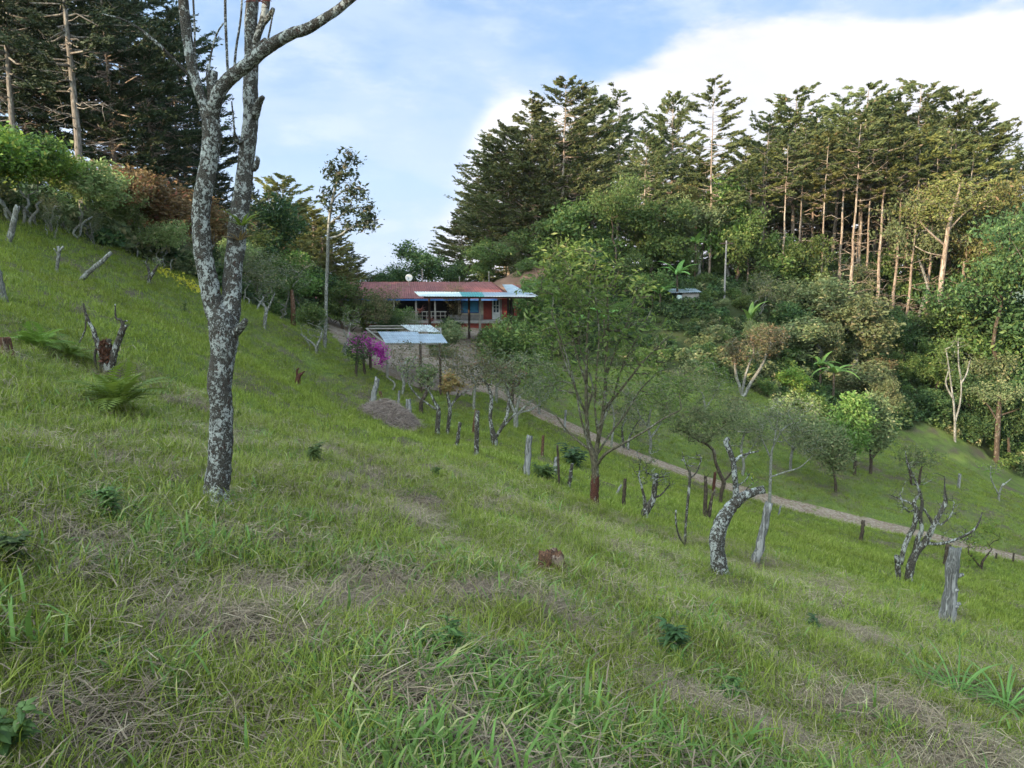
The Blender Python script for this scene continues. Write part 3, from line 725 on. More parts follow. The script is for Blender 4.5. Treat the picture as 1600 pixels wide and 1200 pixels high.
# dark forest on the left hill
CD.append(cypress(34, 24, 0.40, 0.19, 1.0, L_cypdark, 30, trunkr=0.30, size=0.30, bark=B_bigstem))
lf_list = [(38, -190, 41, 3, .95, 'tall conifer with a thick bare pale trunk at the far left of the dark forest'),
           (138, -230, 40, 3, .95, 'tall conifer with the thickest straight trunk in the dark forest, behind the hedge'),
           (95, -150, 50, 0, .9, 'dark conifer between the two thick bare trunks, set back'),
           (8, -160, 46, 1, 1.0, 'dark conifer cut by the left edge of the photo'),
           (190, -120, 48, 1, .95, 'dark conifer just right of the thickest trunk'),
           (215, -40, 58, 0, .9, 'dark conifer above the orange hedge'),
           (248, -70, 50, 1, .85, 'dark dense conifer left of the forked lichen tree'),
           (285, 5, 56, 0, .85, 'dark conifer behind the left stem of the forked lichen tree'),
           (300, 75, 62, 1, .9, 'dark conifer at the right edge of the left forest'),
           (325, 190, 66, 1, .8, 'lower dark conifer between the two stems of the forked lichen tree'),
           (60, -100, 60, 1, 1.0, 'dark conifer deep behind the leftmost thick trunk'),
           (160, -90, 64, 0, 1.0, 'dark conifer deep behind the thickest trunk'),
           (398, 285, 74, 1, .7, 'short dark conifer just right of the forked lichen tree'),
           (352, 262, 70, 1, .6, 'small dark conifer seen between lichen stems on the skyline')]
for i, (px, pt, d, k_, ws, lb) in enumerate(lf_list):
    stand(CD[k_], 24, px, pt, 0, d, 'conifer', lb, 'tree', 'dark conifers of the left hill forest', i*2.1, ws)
# the forest goes on up the hill, out of frame on the left, and keeps the low sun off the slope
rngf = np.random.default_rng(5)
for i in range(2):
    x = -52-6*i; y = 58+4*i
    place(CD[i % 3], 'conifer', 'dark conifer outside the left edge, %s of the trees out of frame' % order[i], 'tree', 'conifers outside the frame', (x, y, Hs(x, y)), i*1.7, 0.9+0.2*rngf.random())
#@@PART3
# ------------------------------------------------------------------ reusable broadleaf plants
def crown_kit(seed, Hh, leafm, bark, kind='round', size=1.0, dens=1.0):
    r = random.Random(seed)
    if kind == 'round':    # full crown almost to the ground
        b = [(0, 0, .60, .30, .30, .32, 2)]+[(r.uniform(-.32, .32), r.uniform(-.32, .32), r.uniform(.35, .88), .15, .15, .11, 1) for _ in range(9)]
        return grown(seed, Hh, b, 0.030*Hh, 1, int(115*dens), (0.25*size, 0.125*size, 42, 0.055*Hh), bark, leafm, 0, 0.28, 0.012, 0.08*Hh)
    if kind == 'bush':
        b = [(r.uniform(-.3, .3), r.uniform(-.3, .3), r.uniform(.25, .75), .30, .30, .24, 1) for _ in range(6)]
        return grown(seed, Hh, b, 0.02*Hh, 4, int(85*dens), (0.21*size, 0.105*size, 40, 0.075*Hh), bark, leafm, 0, 0.15, 0.010, 0.10*Hh, spread=0.3)
    if kind == 'spread':   # tall stem, flat layered crown
        b = [(r.uniform(-.26, .26), r.uniform(-.26, .26), r.uniform(.62, .95), .20, .20, .05, 1) for _ in range(8)]
        return grown(seed, Hh, b, 0.017*Hh, 1, int(130*dens), (0.22*size, 0.11*size, 26, 0.05*Hh), bark, leafm, r.uniform(-.1, .1), 0.5, 0.014, 0.07*Hh, flat=0.45)
    if kind == 'hedge':    # several crooked stems under a dense crown
        b = [(r.uniform(-.34, .34), r.uniform(-.3, .3), r.uniform(.62, .88), .24, .24, .13, 1) for _ in range(7)]
        return grown(seed, Hh, b, 0.022*Hh, 4, int(150*dens), (0.18*size, 0.085*size, 30, 0.065*Hh), bark, leafm, 0, 0.26, 0.009, 0.07*Hh, spread=0.32, wob=0.4)
    if kind == 'twiggy':   # fine bare twigs with a thin veil of leaves
        b = [(r.uniform(-.3, .3), r.uniform(-.3, .3), r.uniform(.45, .88), .22, .22, .16, 1) for _ in range(7)]
        return grown(seed, Hh, b, 0.020*Hh, 3, int(230*dens), (0.10*size, 0.05*size, 6, 0.05*Hh), bark, leafm, 0, 0.2, 0.007, 0.07*Hh, spread=0.28, wob=0.35, shell=0.1)
    if kind == 'lanky':    # tall thin stem, sparse tufts
        b = [(r.uniform(-.06, .16), r.uniform(-.12, .12), r.uniform(.45, .98), .10, .10, .06, 1) for _ in range(8)]
        return grown(seed, Hh, b, 0.008*Hh, 1, int(80*dens), (0.26*size, 0.10*size, 34, 0.016*Hh), bark, leafm, 0.03, 0.5, 0.012, 0.06*Hh)
KIT = {}
for nm_, args in {
    'round_deep': (101, 8, L_deep, B_brown, 'round', 1.1), 'round_deep2': (102, 8, L_deep, B_brown, 'round', 1.1), 'round_green': (103, 7, L_green, B_brown, 'round', 1.1), 'round_green2': (104, 7, L_green, B_grey, 'round', 1.0),
    'round_olive': (105, 7, L_olive, B_grey, 'round', 1.0), 'round_lime': (106, 6, L_light, B_grey, 'round', 1.0),
    'bush_green': (111, 3.2, L_green, B_brown, 'bush', 0.9), 'bush_deep': (112, 3.2, L_deep, B_brown, 'bush', 0.9), 'bush_lime': (113, 3.0, L_lime, B_grey, 'bush', 0.85), 'bush_olive': (114, 3.4, L_olive, B_grey, 'bush', 0.9), 'bush_green2': (115, 3.2, L_green, B_brown, 'bush', 0.9), 'bush_rust': (116, 3, L_brown, B_brown, 'bush', 0.8),
    'spread_olive': (121, 11, L_olive, B_grey, 'spread', 1.1), 'spread_green': (122, 12, L_green, B_brown, 'spread', 1.1), 'spread_deep': (123, 12, L_deep, B_brown, 'spread', 1.1), 'spread_lit': (124, 12, L_cyplit, B_pine, 'spread', 1.1),
    'hedge_green': (131, 4, L_green, B_twig, 'hedge', 1.0), 'hedge_green2': (132, 4, L_lime, B_twig, 'hedge', 1.0), 'hedge_olive': (133, 4, L_sage, B_twig, 'hedge', 1.0), 'hedge_rust': (134, 4, L_rust, B_twig, 'hedge', 1.0), 'hedge_rust2': (135, 4, L_rust, B_twig, 'hedge', 1.0), 'hedge_olive2': (136, 4, L_sage, B_twig, 'hedge', 0.9),
    'twig_grey': (141, 4, L_olive, B_twig, 'twiggy', 1.0), 'twig_grey2': (142, 4, L_olive, B_twig, 'twiggy', 1.0), 'twig_rust': (143, 4, L_brown, B_brown, 'twiggy', 1.0),
    'lanky': (151, 16, L_cypdark, B_grey, 'lanky', 1.1)}.items():
    KIT[nm_] = (args[1], crown_kit(*args))
def plant(kit, px, ptop, label, base=None, d=None, ws=1.0, name='tree', cat='tree', group=None, rz=None, parts=('trunk', 'foliage')):
    ref, k = KIT[kit]
    if d is None: w = G(px, base); d = w[1]
    else:
        w = ray(px, 430)*d; w = np.array((w[0], w[1], Hs(w[0], w[1])))
    h = P(px, ptop, d)[2]-w[2]; s_ = max(0.12, h/ref)
    return place(k, name, label, cat, group, (w[0], w[1], w[2]), px*1.37 if rz is None else rz, s_*ws, s_, parts)

# trees behind and left of the house
gh = 'trees around the farmhouse'
for a in [('round_deep', 655, 378, 'large rounded dark green tree rising behind the red roof', 92, 1.15), ('round_deep2', 603, 402, 'smaller dark green tree at the left foot of the tree behind the roof', 94, 1.0),
          ('round_deep2', 705, 392, 'dark green tree between the big round tree and the bright tree behind the roof', 95, 1.05), ('round_green2', 756, 368, 'bright green airy tree behind the right end of the red roof', 91, 1.0),
          ('round_deep', 418, 306, 'dark green round headed tree directly right of the forked lichen tree', 66, 0.95), ('round_green', 385, 350, 'mid green tree low behind the right stem of the forked lichen tree', 60, 1.1),
          ('round_lime', 462, 380, 'yellowish green leafy tree below the golden conifers', 66, 1.1), ('round_green', 440, 398, 'green tree above the twiggy grey shrubs right of the lichen tree', 58, 0.9),
          ('round_deep2', 500, 400, 'dark green tree behind the foot of the thin bare tree', 68, 1.0), ('round_deep', 352, 372, 'dark shrubby tree seen through the fork of the lichen tree', 56, 1.0),
          ('round_green', 530, 430, 'green bushy tree in front of the left end of the house', 66, 1.0), ('bush_green', 580, 448, 'green shrub on the yard edge in front of the porch', 68, 1.0),
          ('twig_rust', 590, 440, 'brownish thin leaved tree in front of the left part of the red roof', 64, 1.0), ('twig_rust', 545, 447, 'brownish twiggy tree before the far left end of the roof', 66, 0.9),
          ('twig_rust', 518, 452, 'brown leaved tree at the far left end of the porch', 68, 1.0), ('bush_deep', 600, 486, 'dark shrub at the yard edge below the porch', 66, 1.1), ('round_green', 838, 425, 'green tree covering the annex of the farmhouse', 70, 0.8), ('bush_green', 770, 500, 'green shrub at the yard end by the dark carport posts', 60, 1.0), ('bush_rust', 760, 560, 'brownish shrub on the slope below the carport', 54, 1.1),
          ('bush_green2', 625, 478, 'green shrub standing against the porch railing', 71, 1.0), ('twig_rust', 705, 436, 'thin brown leaved tree growing through in front of the roof middle', 68, 0.6),
          ('bush_deep', 700, 492, 'low dark shrub under the carport roof', 68, 1.2), ('twig_grey', 640, 482, 'grey twiggy shrub below the porch posts', 58, 0.8),
          ('bush_olive', 695, 498, 'olive green shrub behind the small metal roofed shed', 54, 0.9), ('round_green2', 820, 400, 'bright green tree right of the brown earth bank behind the house', 88, 0.9)]:
    plant(a[0], a[1], a[2], a[3], d=a[4], ws=a[5], group=gh, name='shrub' if a[0][:2] in ('bu',) else 'tree', cat='shrub' if a[0][:2] == 'bu' else 'tree')

for i, (px, pt, d) in enumerate([(-20, 250, 47), (20, 262, 52), (60, 275, 49), (100, 285, 54), (135, 300, 50), (170, 315, 56), (205, 325, 52), (240, 335, 58), (275, 345, 54), (305, 355, 60), (340, 372, 62), (375, 385, 66)]):
    plant(('round_deep', 'round_deep2')[i % 2], px, pt, 'dark leafy undergrowth tree behind the hedge, %s from the left' % order[i], d=d, ws=1.3, name='shrub', cat='shrub', group='dark undergrowth trees behind the hedge')
# hedge of crooked small trees along the top of the meadow
hg = 'hedge trees along the upper edge of the meadow'
for a in [('hedge_green2', -25, 350, 185, 1.1, 'bright green hedge tree cut by the left edge of the photo'), ('hedge_green', 28, 348, 192, 1.15, 'bright green rounded hedge tree under the leftmost thick trunk'),
          ('hedge_green2', 72, 358, 222, 1.0, 'light green hedge tree second from the left edge'), ('hedge_olive', 112, 368, 244, 1.1, 'grey green hedge tree in front of the thickest conifer trunk'),
          ('hedge_olive2', 152, 378, 270, 1.0, 'grey green hedge tree left of the orange one'), ('hedge_rust', 190, 388, 262, 1.25, 'orange brown hedge tree, the tallest of the rusty ones'),
          ('hedge_olive', 205, 398, 300, 0.9, 'dull green hedge tree in front of the orange one'), ('hedge_rust2', 236, 404, 280, 1.25, 'rusty orange hedge tree in the middle of the hedge'),
          ('hedge_rust', 276, 420, 300, 1.2, 'reddish brown hedge tree just left of the forked lichen tree'), ('hedge_olive2', 262, 425, 345, 0.9, 'low olive hedge tree below the reddish brown one'),
          ('hedge_rust2', 330, 440, 322, 0.9, 'yellow brown hedge tree seen between the two lichen stems'), ('hedge_olive', 372, 462, 372, 0.9, 'olive hedge tree right behind the lichen trunk'),
          ('twig_grey', 300, 432, 362, 0.8, 'grey bare twiggy hedge tree left of the lichen trunk'), ('twig_grey2', 150, 382, 322, 0.7, 'bare twisted hedge tree below the grey green crowns'),
          ('twig_grey', 80, 372, 300, 0.7, 'bare twisted hedge tree below the light green crown'), ('twig_grey2', 396, 482, 385, 1.3, 'pale grey twiggy tree right of the lichen trunk'),
          ('twig_grey', 432, 495, 392, 1.35, 'pale grey leafless tree left of the palm like yucca'), ('hedge_green', 490, 545, 470, 0.8, 'small leafy tree at the lower end of the hedge near the yard')]:
    plant(a[0], a[1], a[3], a[5], base=a[2], ws=a[4], name='hedge_tree', group=hg)

# woods on the far slope
wg = 'trees and shrubs of the wood on the far slope'
WL = [
 ('round_green', 905, 300, 88, 1.0, 'mid green leafy tree in front of the left cypress mass'), ('spread_green', 962, 262, 84, .62, 'tall broadleaf tree with dark leaning trunk before the cypresses'), ('round_green2', 850, 340, 90, 1.0, 'green tree at the foot of the tall rounded cypress mass'),
 ('round_olive', 800, 372, 93, .9, 'olive tree behind the brown earth bank'), ('round_green', 1015, 300, 88, .9, 'green tree below the notch left of the feathery pine'), ('round_lime', 1135, 250, 92, .62, 'sunlit lime green tree just right of the feathery pine'), ('round_olive', 1090, 310, 90, .8, 'sunlit yellowish tree under the feathery pine'),
 ('spread_lit', 1060, 290, 94, .7, 'sunlit golden spreading tree left below the feathery pine'), ('round_green', 1155, 310, 90, .8, 'green tree right under the lime green one'), ('round_lime', 1215, 350, 92, .75, 'bright green rounded tree at the foot of the right cypress stand'), ('round_green2', 1268, 360, 90, .8, 'green rounded tree right of the bright green one'),
 ('bush_green', 1210, 395, 90, 1.2, 'green bush below the bright green rounded tree'), ('round_green', 1400, 372, 94, .7, 'green tree between the bare cypress stems'), ('spread_olive', 1440, 300, 90, .7, 'olive spreading tree in front of the right cypress stems'), ('spread_lit', 1510, 285, 88, .7, 'warm lit spreading tree near the right edge of the stand'),
 ('spread_olive', 1555, 318, 92, .7, 'olive flat crowned tree before the blue mountain'), ('spread_deep', 1578, 325, 80, .7, 'dark umbrella shaped tree at the right edge'), ('spread_green', 1640, 330, 80, .8, 'spreading tree just outside the right edge'), ('round_olive', 1340, 410, 92, .8, 'dull green tree between the pale dead tree and the tallest bare stem'),
 ('bush_deep', 1250, 425, 90, 1.6, 'dark bush at the base of the cypress stand'), ('round_deep', 930, 380, 84, .8, 'dark green tree right behind the tall twiggy tree'), ('round_green2', 985, 385, 82, .7, 'green tree above the banana plants by the hut'), ('round_green', 870, 400, 80, .8, 'leafy green tree behind the top of the tall twiggy tree'),
 ('bush_green2', 1010, 420, 80, 1.2, 'green shrub left of the banana plants by the hut'), ('bush_green', 1100, 425, 84, 1.3, 'green shrub right of the banana plants by the hut'), ('round_green2', 1075, 385, 88, .8, 'green tree behind the hut'),
 ('twig_grey', 1185, 420, 84, 1.2, 'grey twiggy shrub right of the utility pole'), ('twig_grey2', 1225, 432, 84, 1.1, 'grey brown twiggy shrub two steps right of the utility pole'), ('bush_deep', 1232, 462, 82, 1.0, 'dark blue green shrub in the middle of the wood'), ('bush_green', 1160, 460, 82, 1.2, 'green shrub at the foot of the utility pole'),
 ('round_olive', 1290, 430, 82, 1.2, 'wide olive tree with layered crown in the middle of the wood'), ('round_olive', 1345, 455, 80, 1.1, 'wide grey green tree right of the layered olive tree'), ('bush_olive', 1240, 492, 78, 1.4, 'grey green shrub below the dark blue green one'), ('round_olive', 1300, 500, 78, .9, 'olive tree above the lower banana plant'),
 ('bush_green2', 1120, 490, 78, 1.3, 'green shrub left of the single upright banana leaf'), ('bush_green', 1060, 505, 76, 1.3, 'green shrub below the hut'), ('bush_green2', 1000, 480, 78, 1.3, 'green shrub on the slope left of the hut'), ('bush_rust', 1205, 505, 75, 1.3, 'reddish brown leaved shrub above the twin stemmed tree'),
 ('bush_green', 1110, 545, 71, 1.2, 'green shrub hanging over the top of the lawn'), ('bush_deep', 1050, 545, 70, 1.2, 'dark shrub at the top edge of the lawn'), ('round_olive', 1190, 500, 72, .7, 'brownish green crown left of the lower banana plant'), ('bush_lime', 1240, 565, 70, 1.2, 'lime green shrub at the lawn edge below the wood'),
 ('bush_green', 1205, 590, 66, 1.0, 'low green shrub beside the twin stemmed tree'), ('bush_lime', 1275, 600, 66, 1.2, 'yellow green shrub left of the citrus trees'), ('bush_olive', 1350, 560, 76, 1.3, 'olive shrub right of the lower banana plant'), ('round_olive', 1400, 590, 72, .7, 'yellowish olive tree behind the citrus trees'), ('bush_rust', 1380, 555, 80, 1.1, 'brownish shrub above the yellowish olive tree'),
 ('round_green', 1430, 545, 82, .8, 'green tree below the tall leaning reddish trunk'), ('round_deep', 1420, 480, 86, .8, 'dark tree beside the hollow in the wood'), ('round_deep2', 1500, 430, 86, 1.0, 'dark green tree behind the tall leaning reddish trunk'), ('round_green', 1545, 460, 84, .9, 'green tree at the right side of the wood'),
 ('round_deep', 1590, 440, 84, 1.0, 'dark tree at the right edge under the umbrella shaped tree'), ('round_green', 1480, 520, 82, .8, 'green tree left of the bare multi stemmed tree'), ('round_olive', 1570, 545, 80, .8, 'brownish olive tree low at the right edge'), ('round_deep2', 1540, 560, 79, .8, 'dark tree right of the bare multi stemmed tree'),
 ('round_deep', 1600, 600, 76, .8, 'dark tree at the right edge just above the meadow'), ('bush_deep', 1470, 600, 78, 1.3, 'dark shrub at the wood edge above the bare sapling'), ('bush_deep', 1530, 640, 77, 1.2, 'dark shrub on the meadow edge right'), ('round_deep2', 1650, 560, 78, .9, 'dark tree just outside the right edge'),
 ('bush_deep', 1000, 440, 82, 1.4, 'dark shrub upslope left of the hut'), ('bush_green', 1030, 494, 76, 1.2, 'green shrub right below the hut wall'), ('bush_green2', 1095, 455, 80, 1.3, 'green shrub right of the hut wall'), ('bush_olive', 1130, 465, 80, 1.2, 'olive shrub left of the utility pole foot'), ('bush_green2', 970, 470, 77, 1.4, 'green shrub between hut and tall slender tree'), ('bush_olive', 1020, 520, 73, 1.3, 'olive shrub on the slope under the hut'), ('bush_deep', 1085, 520, 74, 1.3, 'dark shrub left of the banana with the upright leaf'),
 ('bush_green', 1140, 520, 74, 1.4, 'green shrub just left of the upright banana leaf'), ('bush_green2', 980, 545, 69, 1.2, 'green shrub at the top lawn corner'), ('bush_deep', 930, 500, 75, 1.4, 'dark shrub behind the upper twigs of the slender tree'), ('bush_green', 1180, 560, 72, 1.3, 'green shrub behind the twin stemmed tree'), ('round_deep', 1020, 395, 92, .9, 'dark tree upslope of the hut'), ('round_green', 1120, 395, 92, .9, 'green tree left of the utility pole top'),
 ('round_deep2', 1300, 385, 97, .8, 'dark round tree behind the white dead tree'), ('round_deep', 1370, 395, 97, .8, 'dark round tree behind the tallest bare cypress stem'), ('round_green', 1465, 400, 96, .9, 'green tree behind the tall reddish trunk'), ('round_deep', 1530, 395, 98, .9, 'dark tree below the olive flat crowned tree'), ('round_deep2', 1195, 380, 98, .9, 'dark tree behind the bright green rounded tree'),
 ('bush_green', 960, 520, 72, 1.3, 'green shrub behind the tall twiggy tree'), ('bush_green2', 900, 500, 72, 1.3, 'green shrub behind the left limbs of the tall twiggy tree'), ('bush_green', 860, 485, 72, 1.3, 'green shrub right of the carport'), ('bush_lime', 845, 540, 64, 1.2, 'yellow green shrub on the bank right of the yard'),
 ('bush_green2', 800, 515, 62, 1.3, 'bright green shrub right of the carport posts'), ('bush_green', 835, 500, 66, 1.3, 'green shrub on the bank behind the carport posts'), ('bush_deep', 900, 560, 66, 1.0, 'dark shrub low behind the tall twiggy tree'), ('round_green2', 900, 440, 78, .8, 'leafy tree above the bank right of the house'),
 ('twig_rust', 790, 560, 54, .9, 'brown twiggy shrub at the end of the yard'), ('bush_green', 1320, 470, 86, 1.2, 'green bush at the foot of the tallest bare cypress stem'), ('round_deep2', 1170, 395, 94, .7, 'dark tree right of the utility pole top')]
for a in WL:
    k0 = a[0]; nmw = 'shrub' if k0[:2] in ('bu', 'tw') else 'tree'
    plant(k0, a[1], a[2], a[5], d=a[3], ws=a[4], name=nmw, cat=nmw, group=wg)

# ------------------------------------------------------------------ the forked lichen tree in the foreground
BIG = dict(sides=14, bump=0.10, kr=6)
trace_tree('lichen_tree', 'tall forked tree with white lichen patches on dark bark in the foreground', 'tree', (338, 782), [
    [(336, 788, 58), (337, 778, 47), (338, 765, 41), (342, 735, 38), (345, 690, 37), (346, 640, 35), (343, 600, 38), (347, 565, 37), (350, 530, 44), (345, 500, 40, 0), (334, 480, 30), (327, 445, 29), (318, 400, 28), (315, 360, 27), (314, 330, 27), (320, 290, 27), (327, 250, 26), (331, 215, 28), (329, 190, 26), (320, 168, 17), (308, 135, 15), (299, 100, 15), (293, 60, 15), (288, 20, 15), (283, -30, 14), (270, -90, 12), (262, -150, 9)],
    [(334, 762, 26, 0), (326, 778, 18, -.05), (316, 790, 10, -.08)], [(342, 764, 26, 0), (352, 780, 17, -.1), (362, 793, 9, -.2)], [(338, 764, 26, 0), (337, 782, 20, -.2), (334, 798, 10, -.35)],
    [(350, 525, 34, 0), (358, 500, 32, .05), (362, 460, 30, .1), (364, 420, 28, .15), (369, 385, 29, .2), (372, 345, 28, .2), (379, 300, 27, .25), (384, 255, 25, .3), (388, 220, 25, .3), (392, 180, 23, .35), (391, 140, 23, .35), (393, 95, 22, .4), (392, 50, 20, .4), (394, 10, 19, .45), (400, -40, 18, .5), (412, -100, 14, .6), (420, -160, 10, .6)],
    [(331, 185, 22, 0), (336, 160, 20, -.05), (346, 138, 20, -.08), (362, 120, 20, -.1), (385, 102, 19, -.15), (405, 84, 19, -.2), (430, 67, 17, -.25), (455, 53, 16, -.3), (480, 45, 15, -.35), (505, 30, 13, -.4), (528, 15, 12, -.4), (556, -8, 11, -.45), (610, -50, 8, -.6), (650, -110, 6, -.7)],
    [(333, 165, 16, 0), (332, 140, 15, .03), (333, 112, 13, .05)],
    [(395, 85, 14, .4), (403, 55, 11, .3), (413, 25, 12, .3), (418, -15, 11, .3), (428, -70, 9, .2), (440, -130, 6, .2)],
    [(398, 78, 9, .3), (407, 70, 9, .2), (414, 62, 6, .15)], [(413, 36, 8, .3), (423, 22, 8, .25), (427, 14, 6, .2)],
    [(398, 180, 15, .3), (405, 160, 11, .25), (411, 152, 7, .2)], [(384, 225, 11, .3), (371, 220, 8, .2), (366, 208, 5, .15)], [(398, 262, 12, .3), (403, 250, 7, .3), (400, 244, 4, .3)],
    [(360, 525, 18, 0), (374, 514, 13, -.05), (384, 500, 8, -.1)], [(374, 512, 5, 0), (384, 508, 4, 0), (386, 498, 2, 0)],
    [(303, 125, 6), (275, 97, 5, -.1), (248, 70, 5, -.2), (218, 45, 4, -.2), (190, 30, 3, -.3), (160, 22, 2, -.3)],
    [(311, 130, 4), (305, 90, 3), (304, 45, 3), (301, -20, 3)], [(325, 150, 3.5), (328, 95, 3), (338, 55, 3), (349, 36, 2.5)],
    [(356, 118, 4), (354, 70, 4), (352, 20, 4), (352, -60, 3)], [(366, 110, 4), (369, 75, 3.5), (376, 30, 3), (379, -20, 2.5)], [(367, 210, 3), (364, 180, 2.5), (362, 158, 2)],
    [(418, 65, 3), (423, 40, 2.5), (427, 18, 2)], [(325, 145, 3), (323, 118, 2.5), (324, 100, 2)]],
    crowns=[(270, -190, 90, 50, 12, 0.7), (420, -200, 80, 50, 12, 0.7), (640, -130, 50, 40, 8, 0.7)], bark=B_lichen, leafm=L_green, seed=4, leaf=(0.07, 0.03, 14, 0.10), seg=0.15, tip=0.004, thick=0.012, **BIG)

def leaf_strip(mb_v, base, d, length, width, arch, rng, n=7, fold=0.25, tw=0.0):
    """one long arching blade: appends quads"""
    d = np.asarray(d, float); hz = np.array((d[0], d[1], 0.0)); nh = np.linalg.norm(hz)+1e-6; hz /= nh
    side = np.cross(hz, (0, 0, 1)); ang = math.atan2(d[2], nh); p = np.asarray(base, float).copy(); pts = []
    for i in range(n+1):
        t = i/n; w = width*math.sin(math.pi*min(1, 0.12+t*0.88)**0.8)**0.7 if i < n else 0.002
        v = hz*math.cos(ang)+np.array((0, 0, math.sin(ang))); nn = np.cross(side, v)
        pts.append((p-side*w/2+nn*w*fold*-0.5, p.copy(), p+side*w/2+nn*w*fold*-0.5)); p = p+v*length/n; ang -= arch/n
    V = np.array(pts).reshape(-1, 3); Q = []
    for i in range(n): a = i*3; Q += [(a, a+1, a+4, a+3), (a+1, a+2, a+5, a+4)]
    mb_v.add(V, Q)
def rosette(name, label, cat, loc, nl, length, width, el, arch, mat, seed=1, stem=None, group=None, partname='foliage', smat=None, fold=0.25, jit=0.3):
    """plant of long blades from a centre (or from a stem of height stem)"""
    rng = np.random.default_rng(seed); mb = MB(); tt = []
    for k in range(nl):
        a = k*2.4+rng.random()*0.6; e = el+jit*rng.normal()*0.7; l = length*(0.65+0.6*rng.random())
        z0 = 0 if not stem else stem*(1-0.06*rng.random())
        n0 = mb.n
        leaf_strip(mb, (0.02*math.cos(a), 0.02*math.sin(a), z0), (math.cos(a)*math.cos(e), math.sin(a)*math.cos(e), math.sin(e)), l, width*(0.8+0.4*rng.random()), arch*(0.7+0.6*rng.random()), rng, 7, fold)
        tt += [rng.random()*0.85]*(mb.n-n0)
    t = thing(name, label, cat, loc, 0, group)
    link(partname, mb.mesh(name, mat, False, {'tint': tt}), t)
    if stem:
        m = MB(); m.tube([(0, 0, -0.2), (0.02*stem, 0, stem*0.5), (0, 0, stem)], [smat[1], smat[1]*0.85, smat[1]*0.6], 8); m.build('stem', smat[0], t, True)
    return t

# bromeliad rooted on the right stem (grows on another plant: a thing of its own)
bD = G(338, 782)[1]
def on_tree(px, py, off): return P(px, py, bD+off)
for i, (px, py, nl, ln, mt, lb) in enumerate([(378, 352, 12, .20, L_lime, 'green yellow bromeliad tuft growing on the right stem of the lichen tree'), (374, 375, 9, .13, L_rust, 'small reddish bromeliad under the green one on the lichen tree'),
                                    (401, 2, 10, .12, L_red, 'red flowering bromeliad at the top of the right lichen stem')]):
    rosette('bromeliad', lb, 'plant', on_tree(px, py, 0.10), nl+5, ln*1.3, 0.024, 0.8, 0.9, mt, 30+i)

# ------------------------------------------------------------------ the row of traced small trees below
TL = dict(bark=B_lichenS, leafm=L_olive, sides=9, bump=0.12, kr=4, seg=0.28, tip=0.0075, thick=0.02, minr=0.006)
def T(name, label, cat, base, limbs, crowns=(), **kw):
    a = dict(TL); a.update(kw); return trace_tree(name, label, cat, base, limbs, crowns, **a)
# tall twiggy green tree in the middle
T('willow_like_tree', 'tall slender tree with many upright twigs and a red brown lower trunk in mid field', 'tree', (928, 790), [
    [(928, 790, 13), (929, 765, 12), (930, 735, 12), (927, 712, 11), (920, 690, 8), (917, 655, 6.5), (916, 600, 5), (917, 540, 4), (920, 480, 3), (923, 420, 2.5)],
    [(929, 722, 9), (934, 690, 7.5, .1), (941, 655, 7, .2), (945, 620, 6, .3), (947, 560, 5, .3), (950, 500, 4, .3), (948, 440, 3, .3)],
    [(931, 730, 5), (945, 710, 5, -.3), (970, 695, 4, -.5), (1010, 672, 3.5, -.6), (1035, 655, 3, -.6), (1065, 640, 2, -.6)],
    [(925, 705, 5), (905, 690, 4, .3), (885, 672, 3, .5), (868, 648, 2.5, .6)],
    [(944, 640, 5, .2), (965, 615, 4, 0), (985, 590, 3.5, -.2), (1005, 565, 3, -.3), (1040, 530, 2, -.4)], [(917, 650, 4), (900, 610, 3.5, -.3), (885, 570, 3, -.5), (872, 530, 2, -.6)],
    [(946, 590, 4, .3), (965, 540, 3, .5), (985, 490, 2.5, .7), (995, 450, 2, .8)], [(916, 600, 4), (900, 550, 3, .4), (888, 490, 2.5, .5), (880, 440, 2, .5)],
    [(922, 700, 4.5), (908, 655, 3.5, -.2), (898, 600, 3, -.3), (880, 540, 2.5, -.4), (862, 490, 2, -.5)], [(936, 690, 4), (930, 640, 3.5, -.2), (932, 580, 3, -.3), (936, 520, 2.5, -.3), (930, 460, 2, -.3)],
    [(941, 660, 4), (958, 620, 3.5, .4), (972, 575, 3, .5), (1000, 520, 2.5, .6), (1020, 480, 2, .6)], [(918, 640, 3.5), (926, 600, 3, .3), (905, 540, 2.5, .4), (908, 470, 2, .5)], [(930, 715, 4), (952, 680, 3.5, .3), (975, 650, 3, .4), (1000, 610, 2.5, .5), (1030, 580, 2, .5)]],
    crowns=[(900, 430, 72, 48, 95, .75), (862, 475, 50, 60, 70, .6), (965, 465, 66, 58, 80, .6), (1005, 535, 50, 55, 90, .35), (855, 560, 40, 60, 60, .25), (930, 550, 65, 80, 140, .3), (1040, 600, 45, 36, 60, .4), (880, 395, 30, 24, 20, .8)],
    bark=B_moss, leafm=L_light, seed=58, leaf=(0.14, 0.045, 7, 0.22), seg=0.30, tip=0.0055, wob=0.12, rise=-0.05, minr=0.005)

